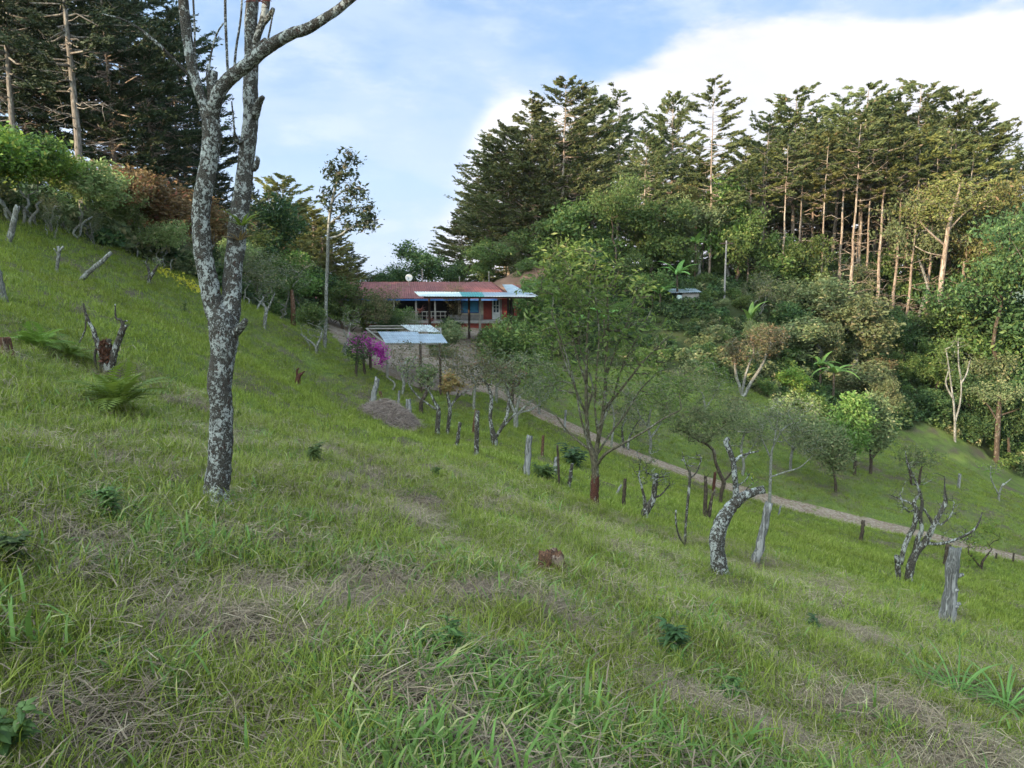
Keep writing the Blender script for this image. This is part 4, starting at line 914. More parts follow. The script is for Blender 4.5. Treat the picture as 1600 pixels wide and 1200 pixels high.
wt_ = bpy.data.objects['willow_like_tree']; mb = MB(); rg_ = np.random.default_rng(3); b0 = G(928, 790); D_ = b0[1]
q_ = cr(np.array([[*P(x, y, D_), w/2/F*D_] for x, y, w in ((928, 793, 15), (928.5, 778, 14.5), (929, 762, 14), (930, 748, 13), (930, 738, 10))]), 4); mb.tube(q_[:, :3]-np.array(wt_.location), q_[:, 3], 12, True, 0.35, rg_)
mb.build('moss_sleeve', B_red, wt_, True)
T('gnarled_tree', 'thick curved lichen covered trunk with a cut limb pointing right, no leaves on it', 'tree', (1126, 897), [
    [(1127, 898, 27), (1122, 870, 26), (1120, 845, 25), (1126, 820, 24), (1137, 800, 21), (1150, 785, 18), (1163, 775, 15), (1180, 768, 13), (1194, 765, 13)],
    [(1148, 790, 12), (1150, 770, 10), (1148, 745, 9), (1145, 720, 8), (1138, 700, 9), (1134, 690, 8), (1139, 685, 7)],
    [(1147, 722, 5), (1155, 714, 4.5), (1168, 709, 3.5), (1185, 705, 2.5)], [(1162, 778, 4), (1166, 765, 2), (1175, 756, 1.5)], [(1150, 760, 3), (1163, 752, 2), (1172, 740, 1)]],
    crowns=[(1170, 745, 14, 10, 4, .5)], leafm=L_lime, seed=9, leaf=(0.05, 0.025, 8, 0.05), bump=0.22, sides=12, bark=B_lichen)
T('bare_tree', 'many limbed leafless gnarled tree at the right with wide spreading branches', 'tree', (1411, 908), [
    [(1420, 900, 13), (1424, 880, 13), (1432, 862, 12), (1444, 848, 11), (1452, 835, 9), (1462, 815, 8), (1470, 800, 7), (1477, 785, 7), (1476, 765, 3), (1476, 745, 1.5)],
    [(1404, 914, 9), (1403, 890, 9), (1401, 868, 8)], [(1408, 880, 8), (1412, 858, 8), (1420, 838, 8), (1428, 822, 8), (1432, 800, 8), (1428, 785, 6), (1436, 770, 4), (1428, 745, 3), (1418, 725, 2.5), (1415, 705, 1.5)],
    [(1430, 862, 9), (1434, 842, 8), (1440, 828, 7), (1438, 805, 6), (1441, 785, 5), (1436, 765, 4)], [(1446, 848, 6), (1465, 850, 5), (1485, 846, 4.5), (1505, 838, 4), (1522, 828, 3.5), (1530, 815, 3), (1535, 800, 1.5)],
    [(1458, 822, 5), (1452, 808, 4), (1443, 795, 4)], [(1470, 820, 3), (1480, 812, 2.5), (1488, 800, 2), (1491, 785, 1.2)], [(1430, 790, 4), (1416, 783, 3), (1402, 778, 2), (1390, 773, 1.3)], [(1420, 800, 3), (1412, 790, 2), (1406, 770, 1.5)]],
    crowns=[(1415, 780, 30, 22, 40, .10), (1500, 835, 32, 14, 30, .10), (1480, 790, 22, 28, 26, 0), (1435, 740, 26, 24, 24, 0)], leafm=L_olive, leaf=(0.05, 0.025, 4, 0.05), tip=0.005, seed=10, bark=B_lichenS)
T('small_tree', 'small thick stemmed pale tree with a brush of dark twigs left of the curved trunk', 'tree', (1008, 812), [
    [(1008, 813, 10), (1008, 800, 13), (1015, 790, 12), (1021, 778, 9), (1023, 760, 9), (1025, 742, 7)], [(1008, 798, 7), (1007, 780, 5), (1003, 762, 4), (998, 745, 2.5)], [(1022, 778, 4), (1034, 772, 3), (1044, 760, 2)]],
    crowns=[(1030, 748, 26, 18, 46, .4), (1000, 735, 18, 18, 24, .4), (1015, 710, 22, 16, 20, .4)], seed=11, bark=B_lichenS, leafm=L_olive, leaf=(0.06, 0.03, 4, 0.06))
T('small_tree', 'slim dark limbed tree with a wide leafy olive crown behind the curved trunk', 'tree', (1126, 786), [
    [(1126, 788, 6), (1127, 770, 6), (1131, 755, 7), (1125, 740, 6), (1118, 722, 5), (1115, 705, 5), (1105, 695, 4), (1090, 688, 3), (1078, 680, 2)], [(1118, 722, 4), (1105, 716, 3.5), (1096, 706, 3), (1088, 693, 2)], [(1131, 752, 4), (1140, 742, 3), (1150, 728, 2)]],
    crowns=[(1100, 665, 55, 26, 90, 1.1), (1060, 650, 38, 26, 60, 1.0), (1125, 635, 50, 32, 80, .9), (1050, 610, 36, 36, 50, .9), (1085, 590, 44, 20, 40, .9)], seed=12, bark=B_brown, leafm=L_olive, leaf=(0.12, 0.045, 15, 0.18), wob=0.3)
T('small_tree', 'thin tree with fine leafless twigs behind the leaning pale post', 'tree', (1201, 800), [
    [(1201, 802, 5), (1203, 770, 5), (1204, 735, 4.5), (1206, 705, 3.5), (1212, 690, 3), (1222, 672, 2.5), (1240, 660, 1.5)], [(1206, 720, 3), (1197, 700, 2.5), (1190, 685, 2)], [(1205, 745, 2.5), (1225, 738, 2.5), (1250, 730, 2), (1270, 712, 1.5)], [(1208, 700, 3), (1212, 675, 2), (1216, 650, 1.5)]],
    crowns=[(1215, 665, 44, 28, 100, .9), (1262, 690, 34, 24, 70, 1.0), (1230, 640, 44, 22, 70, .7)], seed=13, bark=B_twig, leafm=L_olive, leaf=(0.10, 0.04, 9, 0.14))
T('small_tree', 'V shaped double stemmed lichen tree left of the tall slender tree', 'tree', (772, 697), [
    [(773, 698, 10), (772, 685, 11), (768, 668, 7), (766, 650, 6), (768, 625, 6), (765, 610, 5), (757, 596, 4), (745, 588, 3)], [(777, 680, 6), (785, 665, 5), (792, 650, 5), (794, 635, 5), (795, 615, 4), (790, 598, 3)], [(785, 668, 4), (797, 655, 3.5), (806, 645, 3)], [(768, 625, 3), (775, 612, 2), (777, 600, 2)]],
    crowns=[(750, 580, 34, 24, 70, .6), (795, 585, 30, 24, 60, .5)], seed=14, leafm=L_brown, leaf=(0.10, 0.05, 8, 0.12))
T('twiggy_shrub', 'wide grey twiggy shrub with thin olive leaves between the yard and the tall slender tree', 'shrub', (806, 668), [
    [(806, 670, 8), (806, 655, 8), (807, 640, 6), (812, 620, 4)], [(806, 650, 5), (820, 636, 4), (838, 620, 3)], [(806, 648, 5), (796, 625, 4), (788, 600, 3)], [(808, 645, 4), (830, 640, 3), (850, 625, 2)]],
    crowns=[(820, 590, 55, 45, 190, .55), (850, 600, 36, 34, 90, .5), (790, 570, 36, 28, 70, .5)], seed=15, bark=B_twig, leafm=L_olive, leaf=(0.11, 0.05, 10, 0.13), tip=0.004, wob=0.3)
T('small_tree', 'lichen tree with a clump of dry orange leaves on its fork', 'tree', (699, 679), [
    [(699, 680, 6), (701, 660, 6), (703, 640, 6), (700, 620, 5), (699, 608, 4)], [(703, 636, 4), (712, 624, 3.5), (722, 615, 3), (733, 610, 2)], [(712, 623, 2.5), (720, 605, 2), (726, 595, 1.5)]],
    crowns=[(700, 597, 14, 14, 24, 1.6), (728, 600, 14, 8, 8, .3)], seed=16, leafm=L_rust, leaf=(0.13, 0.06, 12, 0.10))
T('small_tree', 'crooked pale limbed tree with bare zigzag branches left of the orange leaved one', 'tree', (683, 679), [
    [(683, 680, 8), (684, 660, 8), (685, 640, 7), (680, 630, 5), (674, 618, 4)], [(682, 640, 3.5), (670, 632, 3), (656, 622, 3), (645, 610, 3), (638, 598, 2.5), (636, 585, 2)], [(656, 622, 2.5), (662, 608, 2.5), (665, 590, 2)], [(676, 620, 3), (668, 608, 2.5), (660, 600, 2), (652, 597, 1.5)]],
    crowns=[(640, 578, 20, 22, 30, .5), (668, 588, 18, 18, 28, .8)], seed=17, leafm=L_olive, leaf=(0.10, 0.05, 8, 0.10))
T('small_tree', 'dark stemmed small leafy tree just behind the dry hay heap', 'tree', (658, 645), [
    [(658, 646, 7), (658, 630, 7), (664, 618, 6), (669, 605, 6), (670, 590, 4)], [(668, 608, 4), (674, 598, 3), (676, 585, 2)]],
    crowns=[(668, 580, 16, 16, 26, .9), (655, 590, 12, 12, 10, .6)], seed=18, leafm=L_green, bark=B_brown, leaf=(0.10, 0.05, 10, 0.12))
T('small_tree', 'thin tree with a bushy brown leaved crown at the near edge of the yard', 'tree', (628, 615), [
    [(628, 617, 5), (631, 600, 5), (628, 585, 4), (634, 565, 3)], [(612, 612, 4), (617, 600, 3), (606, 590, 2)], [(630, 590, 3), (640, 575, 2), (648, 560, 2)]],
    crowns=[(635, 555, 34, 24, 70, .8)], seed=19, leafm=L_brown, bark=B_twig, leaf=(0.10, 0.05, 6, 0.13))
T('small_tree', 'brown thin leaved tree in front of the right end of the yard', 'tree', (740, 640), [
    [(740, 642, 5), (741, 620, 4.5), (742, 600, 4), (738, 585, 3), (733, 570, 2)], [(741, 600, 3), (750, 585, 2.5), (757, 570, 2)]],
    crowns=[(735, 565, 42, 34, 110, 1.0), (695, 565, 30, 30, 70, .9)], seed=20, leafm=L_brown, bark=B_twig, leaf=(0.11, 0.05, 7, 0.15))
T('leafy_tree', 'rounded leafy green shrub tree right of the yard, beside the carport posts', 'tree', (800, 640), [
    [(800, 641, 6), (800, 620, 6), (803, 600, 5), (800, 580, 4)], [(802, 610, 4), (818, 590, 3), (830, 575, 2)], [(801, 605, 4), (788, 590, 3), (778, 572, 2)]],
    crowns=[(800, 520, 40, 26, 70, 1.1), (830, 545, 34, 30, 60, .9), (775, 545, 22, 24, 36, .9), (800, 560, 40, 30, 50, .7)], seed=21, leafm=L_green, bark=B_brown, leaf=(0.16, 0.08, 16, 0.22))
T('small_tree', 'slim leafless small tree with forked tip between the pale stem and the curved trunk', 'tree', (1070, 856), [
    [(1071, 857, 5), (1071, 830, 4), (1073, 800, 4.5), (1076, 770, 4.5), (1078, 745, 4.5), (1077, 735, 4)], [(1067, 848, 3), (1060, 835, 3), (1056, 815, 3), (1056, 797, 3)], [(1077, 748, 3), (1088, 738, 2.5), (1095, 720, 2), (1094, 712, 1.5)], [(1077, 738, 2), (1070, 722, 1.5), (1066, 706, 1)]],
    crowns=[(1080, 720, 20, 14, 26, 0)], seed=22, leafm=None)
T('small_tree', 'leaning black and grey stems crossing each other right of the tall slender tree', 'tree', (972, 700), [
    [(960, 752, 4), (966, 735, 5), (972, 712, 5), (974, 695, 5), (972, 670, 3), (978, 655, 2)], [(968, 745, 4), (973, 725, 5), (976, 705, 5)], [(980, 740, 5), (981, 715, 5), (982, 690, 4), (990, 670, 2), (1000, 655, 1.5)]],
    crowns=[(985, 655, 32, 26, 80, .5), (1015, 680, 26, 20, 50, .4), (955, 690, 20, 20, 30, .3)], seed=23, leafm=L_olive, leaf=(0.09, 0.04, 6, 0.1))
T('small_tree', 'stout reddish double trunk with few twigs in front of the road', 'tree', (1103, 812), [
    [(1102, 813, 9), (1102, 790, 7), (1103, 765, 6), (1102, 745, 5)], [(1107, 810, 7), (1110, 790, 6), (1113, 775, 4), (1118, 765, 3)]], crowns=[(1105, 740, 10, 8, 6, 0)], seed=24, leafm=None, bark=B_brown)
T('small_tree', 'low sapling with small green leaves at the road edge on the right', 'tree', (1533, 889), [
    [(1533, 890, 4), (1535, 878, 4), (1542, 868, 3), (1550, 858, 2)], [(1530, 884, 3), (1522, 874, 2.5), (1514, 866, 2)]],
    crowns=[(1530, 840, 34, 16, 30, .7), (1545, 820, 18, 12, 16, .8), (1522, 872, 12, 8, 10, 1.2)], seed=25, leafm=L_lime, bark=B_brown, leaf=(0.10, 0.05, 10, 0.12))
T('small_tree', 'twiggy bush tree behind the gnarled leafless tree on the far meadow', 'tree', (1430, 757), [
    [(1436, 758, 4), (1437, 745, 4), (1440, 730, 3)], [(1424, 757, 4), (1422, 740, 3.5), (1418, 722, 3)]],
    crowns=[(1422, 712, 20, 18, 50, .9), (1450, 715, 26, 16, 50, .5)], seed=26, leafm=L_olive, bark=B_brown, leaf=(0.14, 0.07, 9, 0.16))
T('small_tree', 'sparse small tree with pale yellow green leaves on the far meadow, right', 'tree', (1560, 783), [
    [(1560, 784, 4), (1562, 768, 3), (1568, 755, 2)], [(1560, 772, 2.5), (1553, 758, 2), (1548, 745, 2), (1548, 728, 1.5)], [(1565, 760, 2), (1580, 748, 1.5)]],
    crowns=[(1553, 730, 22, 12, 22, .5)], seed=27, leafm=L_lime, bark=B_twig, leaf=(0.16, 0.08, 6, 0.2))
for i, (bx, by, lb) in enumerate([(1335, 742, 'left of the two round headed citrus trees below the wood'), (1360, 741, 'right of the two round headed citrus trees below the wood')]):
    T('citrus_tree', lb, 'tree', (bx, by), [[(bx, by, 5), (bx+1, by-20, 5), (bx, by-38, 4)], [(bx, by-22, 4), (bx-12+i*30, by-45, 3), (bx-18+i*42, by-62, 2)]],
      crowns=[(bx-4+i*6, by-80, 32, 42, 90, 1.0), (bx-8+i*22, by-62, 24, 20, 40, .9), (bx, by-110, 22, 18, 30, .9)], seed=28+i, leafm=L_light if i == 0 else L_olive, bark=B_brown, leaf=(0.22, 0.11, 18, 0.30), tip=0.01, group='citrus trees on the lower lawn', seg=0.5)
T('grey_green_shrub', 'soft grey green shrub tree on the lawn left of the citrus trees', 'shrub', (1300, 768), [[(1306, 769, 5), (1305, 750, 4), (1300, 730, 3)]],
    crowns=[(1290, 690, 34, 30, 90, 1.0), (1312, 715, 22, 22, 40, .8), (1260, 680, 26, 20, 40, .8)], seed=33, leafm=L_olive, bark=B_brown, leaf=(0.20, 0.08, 18, 0.3), tip=0.01, seg=0.5)
T('twin_tree', 'pale twin stemmed V shaped tree at the top of the lawn', 'tree', (1160, 618), [
    [(1160, 619, 6), (1156, 605, 5), (1150, 585, 4.5), (1148, 565, 3)], [(1163, 618, 6), (1172, 600, 5), (1182, 585, 5), (1192, 568, 4), (1198, 550, 3)], [(1160, 612, 4), (1164, 590, 4), (1170, 570, 3), (1178, 550, 3)]],
    crowns=[(1170, 540, 40, 20, 60, .8), (1200, 525, 34, 16, 40, .8), (1150, 550, 26, 16, 24, .8)], seed=34, leafm=L_brown, bark=B_grey, leaf=(0.22, 0.1, 14, 0.32), tip=0.01, seg=0.5)
T('bare_tree', 'pale leafless multi stemmed tree standing against the dark wood at the right', 'tree', (1492, 690), [
    [(1492, 691, 4), (1492, 660, 3.5), (1490, 630, 3), (1486, 600, 2.4), (1482, 570, 2), (1478, 545, 1.5)], [(1492, 660, 3), (1500, 630, 2.8), (1502, 600, 2.3), (1498, 570, 2), (1497, 535, 1.5)], [(1490, 625, 3), (1478, 600, 2.5), (1482, 580, 2)], [(1501, 600, 3), (1510, 585, 2.5), (1515, 565, 2)]],
    crowns=[(1495, 560, 26, 34, 40, .6)], seed=35, leafm=L_olive, leaf=(0.2, 0.09, 5, 0.25), bark=B_grey, tip=0.012, seg=0.6)
T('dead_tree', 'white leafless dead tree with forked limbs under the cypress stand', 'tree', (1300, 452), [
    [(1300, 460, 5), (1298, 440, 5), (1296, 425, 4), (1286, 410, 4), (1266, 398, 3), (1258, 385, 3)], [(1302, 450, 5), (1306, 430, 4.5), (1318, 412, 4), (1335, 398, 3), (1352, 388, 2.5)], [(1300, 440, 4), (1302, 418, 3), (1296, 400, 2.5), (1280, 380, 2)], [(1308, 428, 3), (1330, 425, 2.5), (1345, 412, 2)]],
    crowns=[(1290, 395, 40, 22, 30, 0), (1345, 400, 20, 18, 16, 0)], seed=36, leafm=None, bark=B_twig, tip=0.012, seg=0.7)
T('tall_tree', 'very tall straight reddish trunk leaning slightly right in front of the wood', 'tree', (1462, 592), [
    [(1460, 600, 9), (1462, 560, 9), (1466, 510, 8), (1470, 450, 8), (1477, 390, 7), (1484, 345, 6), (1495, 310, 4), (1500, 290, 3)], [(1478, 385, 3), (1455, 365, 3), (1440, 350, 2)], [(1482, 360, 3), (1505, 335, 2.5), (1525, 320, 2)], [(1475, 400, 2), (1450, 395, 2), (1430, 385, 1.5)]],
    crowns=[(1490, 300, 60, 26, 80, .9), (1450, 330, 40, 18, 40, .8), (1530, 320, 36, 18, 36, .8)], seed=37, leafm=L_cyplit, bark=B_pine, leaf=(0.26, 0.11, 18, 0.4), tip=0.014, seg=0.8)
T('dark_tree', 'tree with a straight brown trunk at the right edge of the meadow wood', 'tree', (1557, 722), [
    [(1557, 724, 9), (1558, 690, 8), (1560, 655, 8), (1562, 620, 6)], [(1560, 650, 3), (1575, 645, 2.5), (1590, 640, 2)], [(1560, 660, 3), (1545, 635, 2.5), (1535, 625, 2)]],
    crowns=[(1560, 612, 48, 16, 60, .9)], seed=38, leafm=L_olive, bark=B_brown, leaf=(0.22, 0.1, 16, 0.35), tip=0.012, seg=0.7)
T('tall_thin_tree', 'tall thin tree with sparse dark leaf tufts and bare stem left of the house', 'tree', (507, 542), [
    [(507, 543, 6), (509, 500, 5.5), (510, 450, 5), (512, 400, 5), (513, 360, 4.5), (517, 325, 4), (525, 290, 3.5), (536, 262, 3), (546, 240, 2)], [(514, 372, 3.5), (530, 368, 3), (548, 356, 3), (565, 350, 2.5), (580, 345, 2)], [(514, 350, 3), (535, 335, 2.5), (555, 325, 2), (575, 325, 1.5)], [(516, 335, 3), (508, 315, 2), (504, 300, 2)], [(520, 312, 2.5), (535, 300, 2), (555, 298, 1.5)]],
    crowns=[(545, 250, 14, 14, 14, 1), (520, 268, 12, 14, 12, 1), (538, 282, 18, 16, 18, 1), (508, 305, 10, 14, 9, 1), (560, 300, 12, 12, 12, 1), (572, 330, 16, 14, 18, 1), (535, 320, 18, 14, 14, 1), (575, 350, 14, 10, 14, 1), (545, 350, 14, 10, 10, 1)],
    seed=48, leafm=L_cypdark, bark=B_grey, leaf=(0.24, 0.10, 9, 0.20), tip=0.014, seg=0.7)
for nm_, lb, bs, lim, cw, lm_, sd in [
    ('small_tree', 'airy light green tree above the track just right of the slender tree', (1015, 708), [[(1015, 709, 5), (1017, 690, 4.5), (1013, 665, 4), (1018, 635, 3)], [(1016, 685, 3), (1030, 665, 2.5), (1040, 640, 2)], [(1014, 670, 3), (1000, 650, 2.5), (992, 625, 2)]], [(1015, 612, 40, 34, 70, .9), (1040, 640, 26, 24, 36, .8), (990, 640, 22, 24, 28, .6)], L_light, 61),
    ('small_tree', 'low leafy tree on the lawn just beyond the track behind the curved trunk', (1160, 742), [[(1160, 743, 5), (1162, 725, 4.5), (1158, 700, 4), (1165, 670, 3)], [(1161, 720, 3), (1175, 700, 2.5), (1188, 680, 2)]], [(1165, 655, 36, 28, 70, .9), (1190, 675, 26, 24, 40, .8), (1145, 680, 22, 20, 28, .7)], L_olive, 62),
    ('small_tree', 'olive green spreading tree on the lawn left of the grey green shrub tree', (1235, 735), [[(1235, 736, 5), (1236, 715, 4.5), (1240, 690, 4), (1236, 660, 3)], [(1238, 705, 3), (1255, 685, 2.5), (1270, 665, 2)], [(1238, 700, 3), (1222, 680, 2.5), (1212, 660, 2)]], [(1240, 640, 44, 30, 80, .9), (1270, 655, 28, 24, 40, .9), (1210, 655, 24, 22, 30, .7)], L_sage, 63),
    ('small_tree', 'fresh green small tree on the lawn under the twin stemmed tree', (1100, 660), [[(1100, 661, 5), (1102, 640, 4), (1098, 615, 3)], [(1101, 640, 3), (1115, 620, 2), (1125, 600, 2)]], [(1100, 590, 38, 26, 60, .8), (1128, 600, 24, 20, 30, .8)], L_light, 64),
    ('small_tree', 'thin grey tree with sparse olive leaves between track and slender tree', (955, 700), [[(955, 701, 4), (957, 680, 3.5), (960, 655, 3), (955, 630, 2)], [(957, 675, 2.5), (970, 655, 2), (980, 632, 1.5)]], [(962, 615, 34, 34, 60, .5), (985, 640, 22, 22, 30, .5)], L_olive, 65),
    ('small_tree', 'leafy shrub like tree at the track side above the stout grey post', (842, 648), [[(842, 649, 5), (843, 630, 4), (840, 605, 3)], [(843, 630, 3), (858, 610, 2), (868, 590, 1.5)]], [(845, 585, 34, 30, 70, .8), (870, 600, 22, 24, 30, .7), (820, 600, 20, 22, 26, .7)], L_light, 66),
    ('small_tree', 'brown leaved thin tree hanging over the right end of the yard', (775, 628), [[(775, 629, 5), (776, 605, 4), (772, 580, 3)], [(776, 605, 3), (788, 585, 2), (796, 565, 1.5)]], [(775, 560, 32, 28, 60, .8), (798, 575, 22, 22, 28, .7)], L_brown, 67)]:
    T(nm_, lb, 'tree', bs, lim, cw, seed=sd, bark=B_twig, leafm=lm_, leaf=(0.16, 0.065, 11, 0.24), tip=0.009, seg=0.45)
# little trees along the upper meadow
T('dead_bush', 'gnarled dead bush with rusty moss in its fork on the left slope', 'shrub', (168, 582), [
    [(166, 585, 12), (164, 565, 13), (158, 550, 10), (150, 530, 8), (146, 515, 7), (140, 505, 5), (134, 490, 4), (130, 474, 2)], [(172, 578, 12), (176, 560, 12), (182, 540, 10), (190, 520, 9), (198, 508, 5)],
    [(186, 525, 7), (192, 508, 6), (188, 500, 4), (181, 496, 3), (180, 475, 2)], [(160, 560, 8), (168, 545, 9), (170, 530, 7)], [(146, 515, 4), (146, 500, 4), (143, 485, 3)], [(134, 495, 2.5), (133, 515, 2.5), (124, 535, 2)], [(188, 503, 3), (200, 501, 2)], [(152, 585, 5), (148, 560, 4), (150, 545, 4)]],
    seed=39, leafm=None, bark=B_lichenS, bump=0.3)
db_ = bpy.data.objects['dead_bush']; D_ = G(168, 582)[1]; C_ = blob(np.random.default_rng(5), 420, P(166, 552, D_), (0.13, 0.12, 0.30), 0.0)-np.array(db_.location); V_, Q_, t_ = leaves(C_, np.random.default_rng(6), .11, .035); lf_ = Leafy(); lf_.add(V_, Q_, t_)
link('moss', lf_.mesh('moss', leafmat('dead_moss', (.06, .025, .015), (.14, .06, .035), None, .1)), db_)
T('small_tree', 'short pale stub tree on the upper slope below the grey hedge crowns', 'tree', (90, 427), [[(88, 428, 6), (90, 412, 5), (92, 395, 5), (91, 385, 4)], [(91, 395, 3), (99, 385, 3)], [(92, 400, 2), (84, 388, 2)]], seed=40, leafm=None, bark=B_grey, bump=0.3)
T('small_tree', 'small dark crooked tree at the meadow edge left of the lichen trunk', 'tree', (231, 445), [[(231, 446, 5), (234, 435, 6), (240, 425, 5), (246, 415, 3)], [(234, 434, 4), (232, 420, 4), (228, 410, 3)]], crowns=[(238, 408, 14, 8, 14, .6)], seed=41, leafm=L_olive, bark=B_lichenS, leaf=(0.09, 0.045, 8, 0.12))
T('small_tree', 'bare little tree on the crest right of the lichen trunk', 'tree', (413, 512), [[(413, 514, 5), (414, 500, 6), (416, 485, 5), (412, 475, 3)], [(415, 490, 4), (422, 475, 3), (428, 462, 2)]], crowns=[(415, 462, 18, 16, 30, .1)], seed=42, leafm=L_olive, bark=B_grey, leaf=(0.08, 0.04, 5, 0.12))
T('small_tree', 'small pale forked tree where the slope meets the yard', 'tree', (493, 556), [[(493, 558, 4), (494, 545, 4), (490, 538, 4), (480, 530, 2.5), (470, 522, 2)], [(494, 543, 4), (500, 530, 3), (504, 515, 2)]], crowns=[(485, 515, 18, 16, 34, .2), (505, 510, 12, 12, 16, .3)], seed=43, leafm=L_olive, bark=B_twig, leaf=(0.09, 0.04, 6, 0.12))
T('small_tree', 'white stemmed thin tree on the left edge of the yard', 'tree', (540, 556), [[(539, 558, 4), (542, 540, 4), (545, 520, 3), (548, 505, 3)], [(543, 530, 3), (536, 515, 2)]], crowns=[(548, 495, 18, 20, 36, .6)], seed=44, leafm=L_green, bark=B_twig, leaf=(0.12, 0.06, 8, 0.16))
# ------------------------------------------------------------------ posts, stumps, logs
def post(label, base, topp, w, mat=B_post, seed=1, name='fence_post', cat='fence post', knob=0.35, sides=10, group='weathered fence posts on the slope'):
    rng = np.random.default_rng(seed); b = G(*base); D = b[1]; t_ = P(topp[0], topp[1], D)
    root = np.array((b[0], b[1], Hs(b[0], b[1]))); r = w/2/F*D; mb = MB(); n = 12
    s = np.linspace(0, 1, n)[:, None]; lo = root+(root-t_)*0.18; pts = lo*(1-s)+t_*s; pts[1:-1] += rng.normal(size=(n-2, 3))*r*0.10
    rad = r*(1.08-0.18*s[:, 0])*(1+0.10*rng.normal(size=n)*knob)
    ang = np.arange(sides)/sides*2*math.pi; prof = 1+0.10*np.sin(ang*3+seed)+0.06*rng.normal(size=sides)
    mb.tube(pts-root, rad, sides, True, 0.10, rng)
    # chipped uneven top
    V = mb.V[0]; top = V[(n-1)*sides:n*sides]; ax = (t_-root)/np.linalg.norm(t_-root); top += np.outer(rng.random(sides)-0.6, ax)*r*0.9; V[n*sides] = top.mean(0)
    if knob > 0.5:
        for k in range(4):
            z = rng.random()*0.6+0.1; a = rng.random()*6.28; c_ = (root*(1-z)+t_*z)-root; dv = np.array((math.cos(a), math.sin(a)*0.3-0.6, 0.2)); mb.tube([c_+dv*r*0.5, c_+dv*r*1.25+(0, 0, r*.3)], [r*0.42, r*0.22], 7)
    o = link(name, mb.mesh(name, mat, True), None, root); return tag(o, label, cat, group)
post('thick weathered grey post with knots, nearest one on the right', (1479, 980), (1493, 855), 22, seed=1, knob=1.0)
post('dark post standing just behind the top of the nearest grey post', (1478, 884), (1482, 851), 9, B_brown, seed=2)
post('tall pale grey post leaning right beside the curved lichen trunk', (1180, 882), (1202, 785), 14, seed=3)
post('short dark post at the near edge of the road on the right', (1345, 846), (1349, 813), 6, B_brown, seed=4)
post('pale leaning post above the dry hay heap', (581, 632), (590, 590), 9, seed=5)
post('small grey post just behind the hay heap', (622, 634), (624, 611), 4, seed=6)
post('short mossy stub post right of the hay heap', (639, 646), (638, 624), 9, seed=7)
post('yellowish lichen post below the orange leaved tree', (713, 699), (719, 660), 6, B_lichenS, seed=8)
post('lichen spotted post in front of the V shaped tree, cut flat', (744, 711), (746, 642), 8, B_lichenS, seed=9)
post('slim brown post leaning on the lichen spotted one', (739, 680), (744, 640), 5, B_stump, seed=10)
post('stout brown grey post in mid field with split top', (822, 747), (828, 681), 11, B_post, seed=11)
post('small reddish post behind the stout brown grey one', (847, 711), (849, 680), 5, B_stump, seed=12)
post('short grey stub post left of the tall slender tree', (866, 741), (869, 714), 7, seed=13)
post('thin dark stick post beside the grey stub', (874, 759), (871, 696), 4, B_brown, seed=14)
post('white spotted stub post nearest the tall slender tree', (889, 760), (894, 724), 6, B_lichenS, seed=15)
post('black leaning stick post right of the red brown lower trunk', (974, 790), (977, 748), 6, B_brown, seed=16)
post('red brown post before the road near the curved trunk', (1115, 768), (1117, 737), 5, B_red, seed=17)
post('short leaning pale stick on the road edge', (962, 774), (971, 757), 4, seed=18)
post('pale post alone on the far meadow below the wood', (1497, 763), (1500, 740), 5, seed=19)
post('tiny post at the roadside far right', (1556, 874), (1557, 864), 3, B_brown, seed=20)
post('thin roadside post cut by the far right edge', (1583, 878), (1584, 864), 3, B_brown, seed=21)
post('pale thin sapling stake by the road right of the leaning pale post', (1216, 806), (1220, 790), 3, seed=22)
post('grey leaning post under the hedge at the far left', (14, 376), (28, 322), 9, B_grey, seed=23)
post('broken pale post cut by the left edge of the photo', (6, 470), (-6, 415), 12, B_grey, seed=24)
post('pale stake at the left end of the yard', (535, 552), (541, 535), 5, B_grey, seed=25)
post('small brown prop behind the pale leaning post', (596, 622), (594, 612), 5, B_stump, seed=26)
post('grey post on the hill side of the road under the twigs', (882, 672), (884, 641), 4, seed=27)
def log(label, a, b, w, mat, seed, name='log', cat='log', lift=(0, .5)):
    rng = np.random.default_rng(seed); A = G(*a); D = A[1]; B = P(b[0], b[1], D); g = Hs(B[0], B[1]); mb = MB(); n = 9; s = np.linspace(0, 1, n)[:, None]
    pts = A*(1-s)+B*s; pts[1:-1] += rng.normal(size=(n-2, 3))*w/F*D*0.12
    mb.tube(pts-A, w/2/F*D*(1.05-0.3*s[:, 0]), 9, True, 0.25, rng); o = link(name, mb.mesh(name, mat, True), None, A); return tag(o, label, cat)
log('fallen grey log propped on the upper left slope', (125, 438), (174, 395), 8, B_grey, 1)
log('dark short stick lying in the grass right of the centre', (820, 958), (845, 948), 4, B_brown, 2, 'stick', 'stick')
log('thin dry branch lying on the right foreground grass', (1300, 998), (1395, 1012), 3, B_grey, 3, 'stick', 'stick')
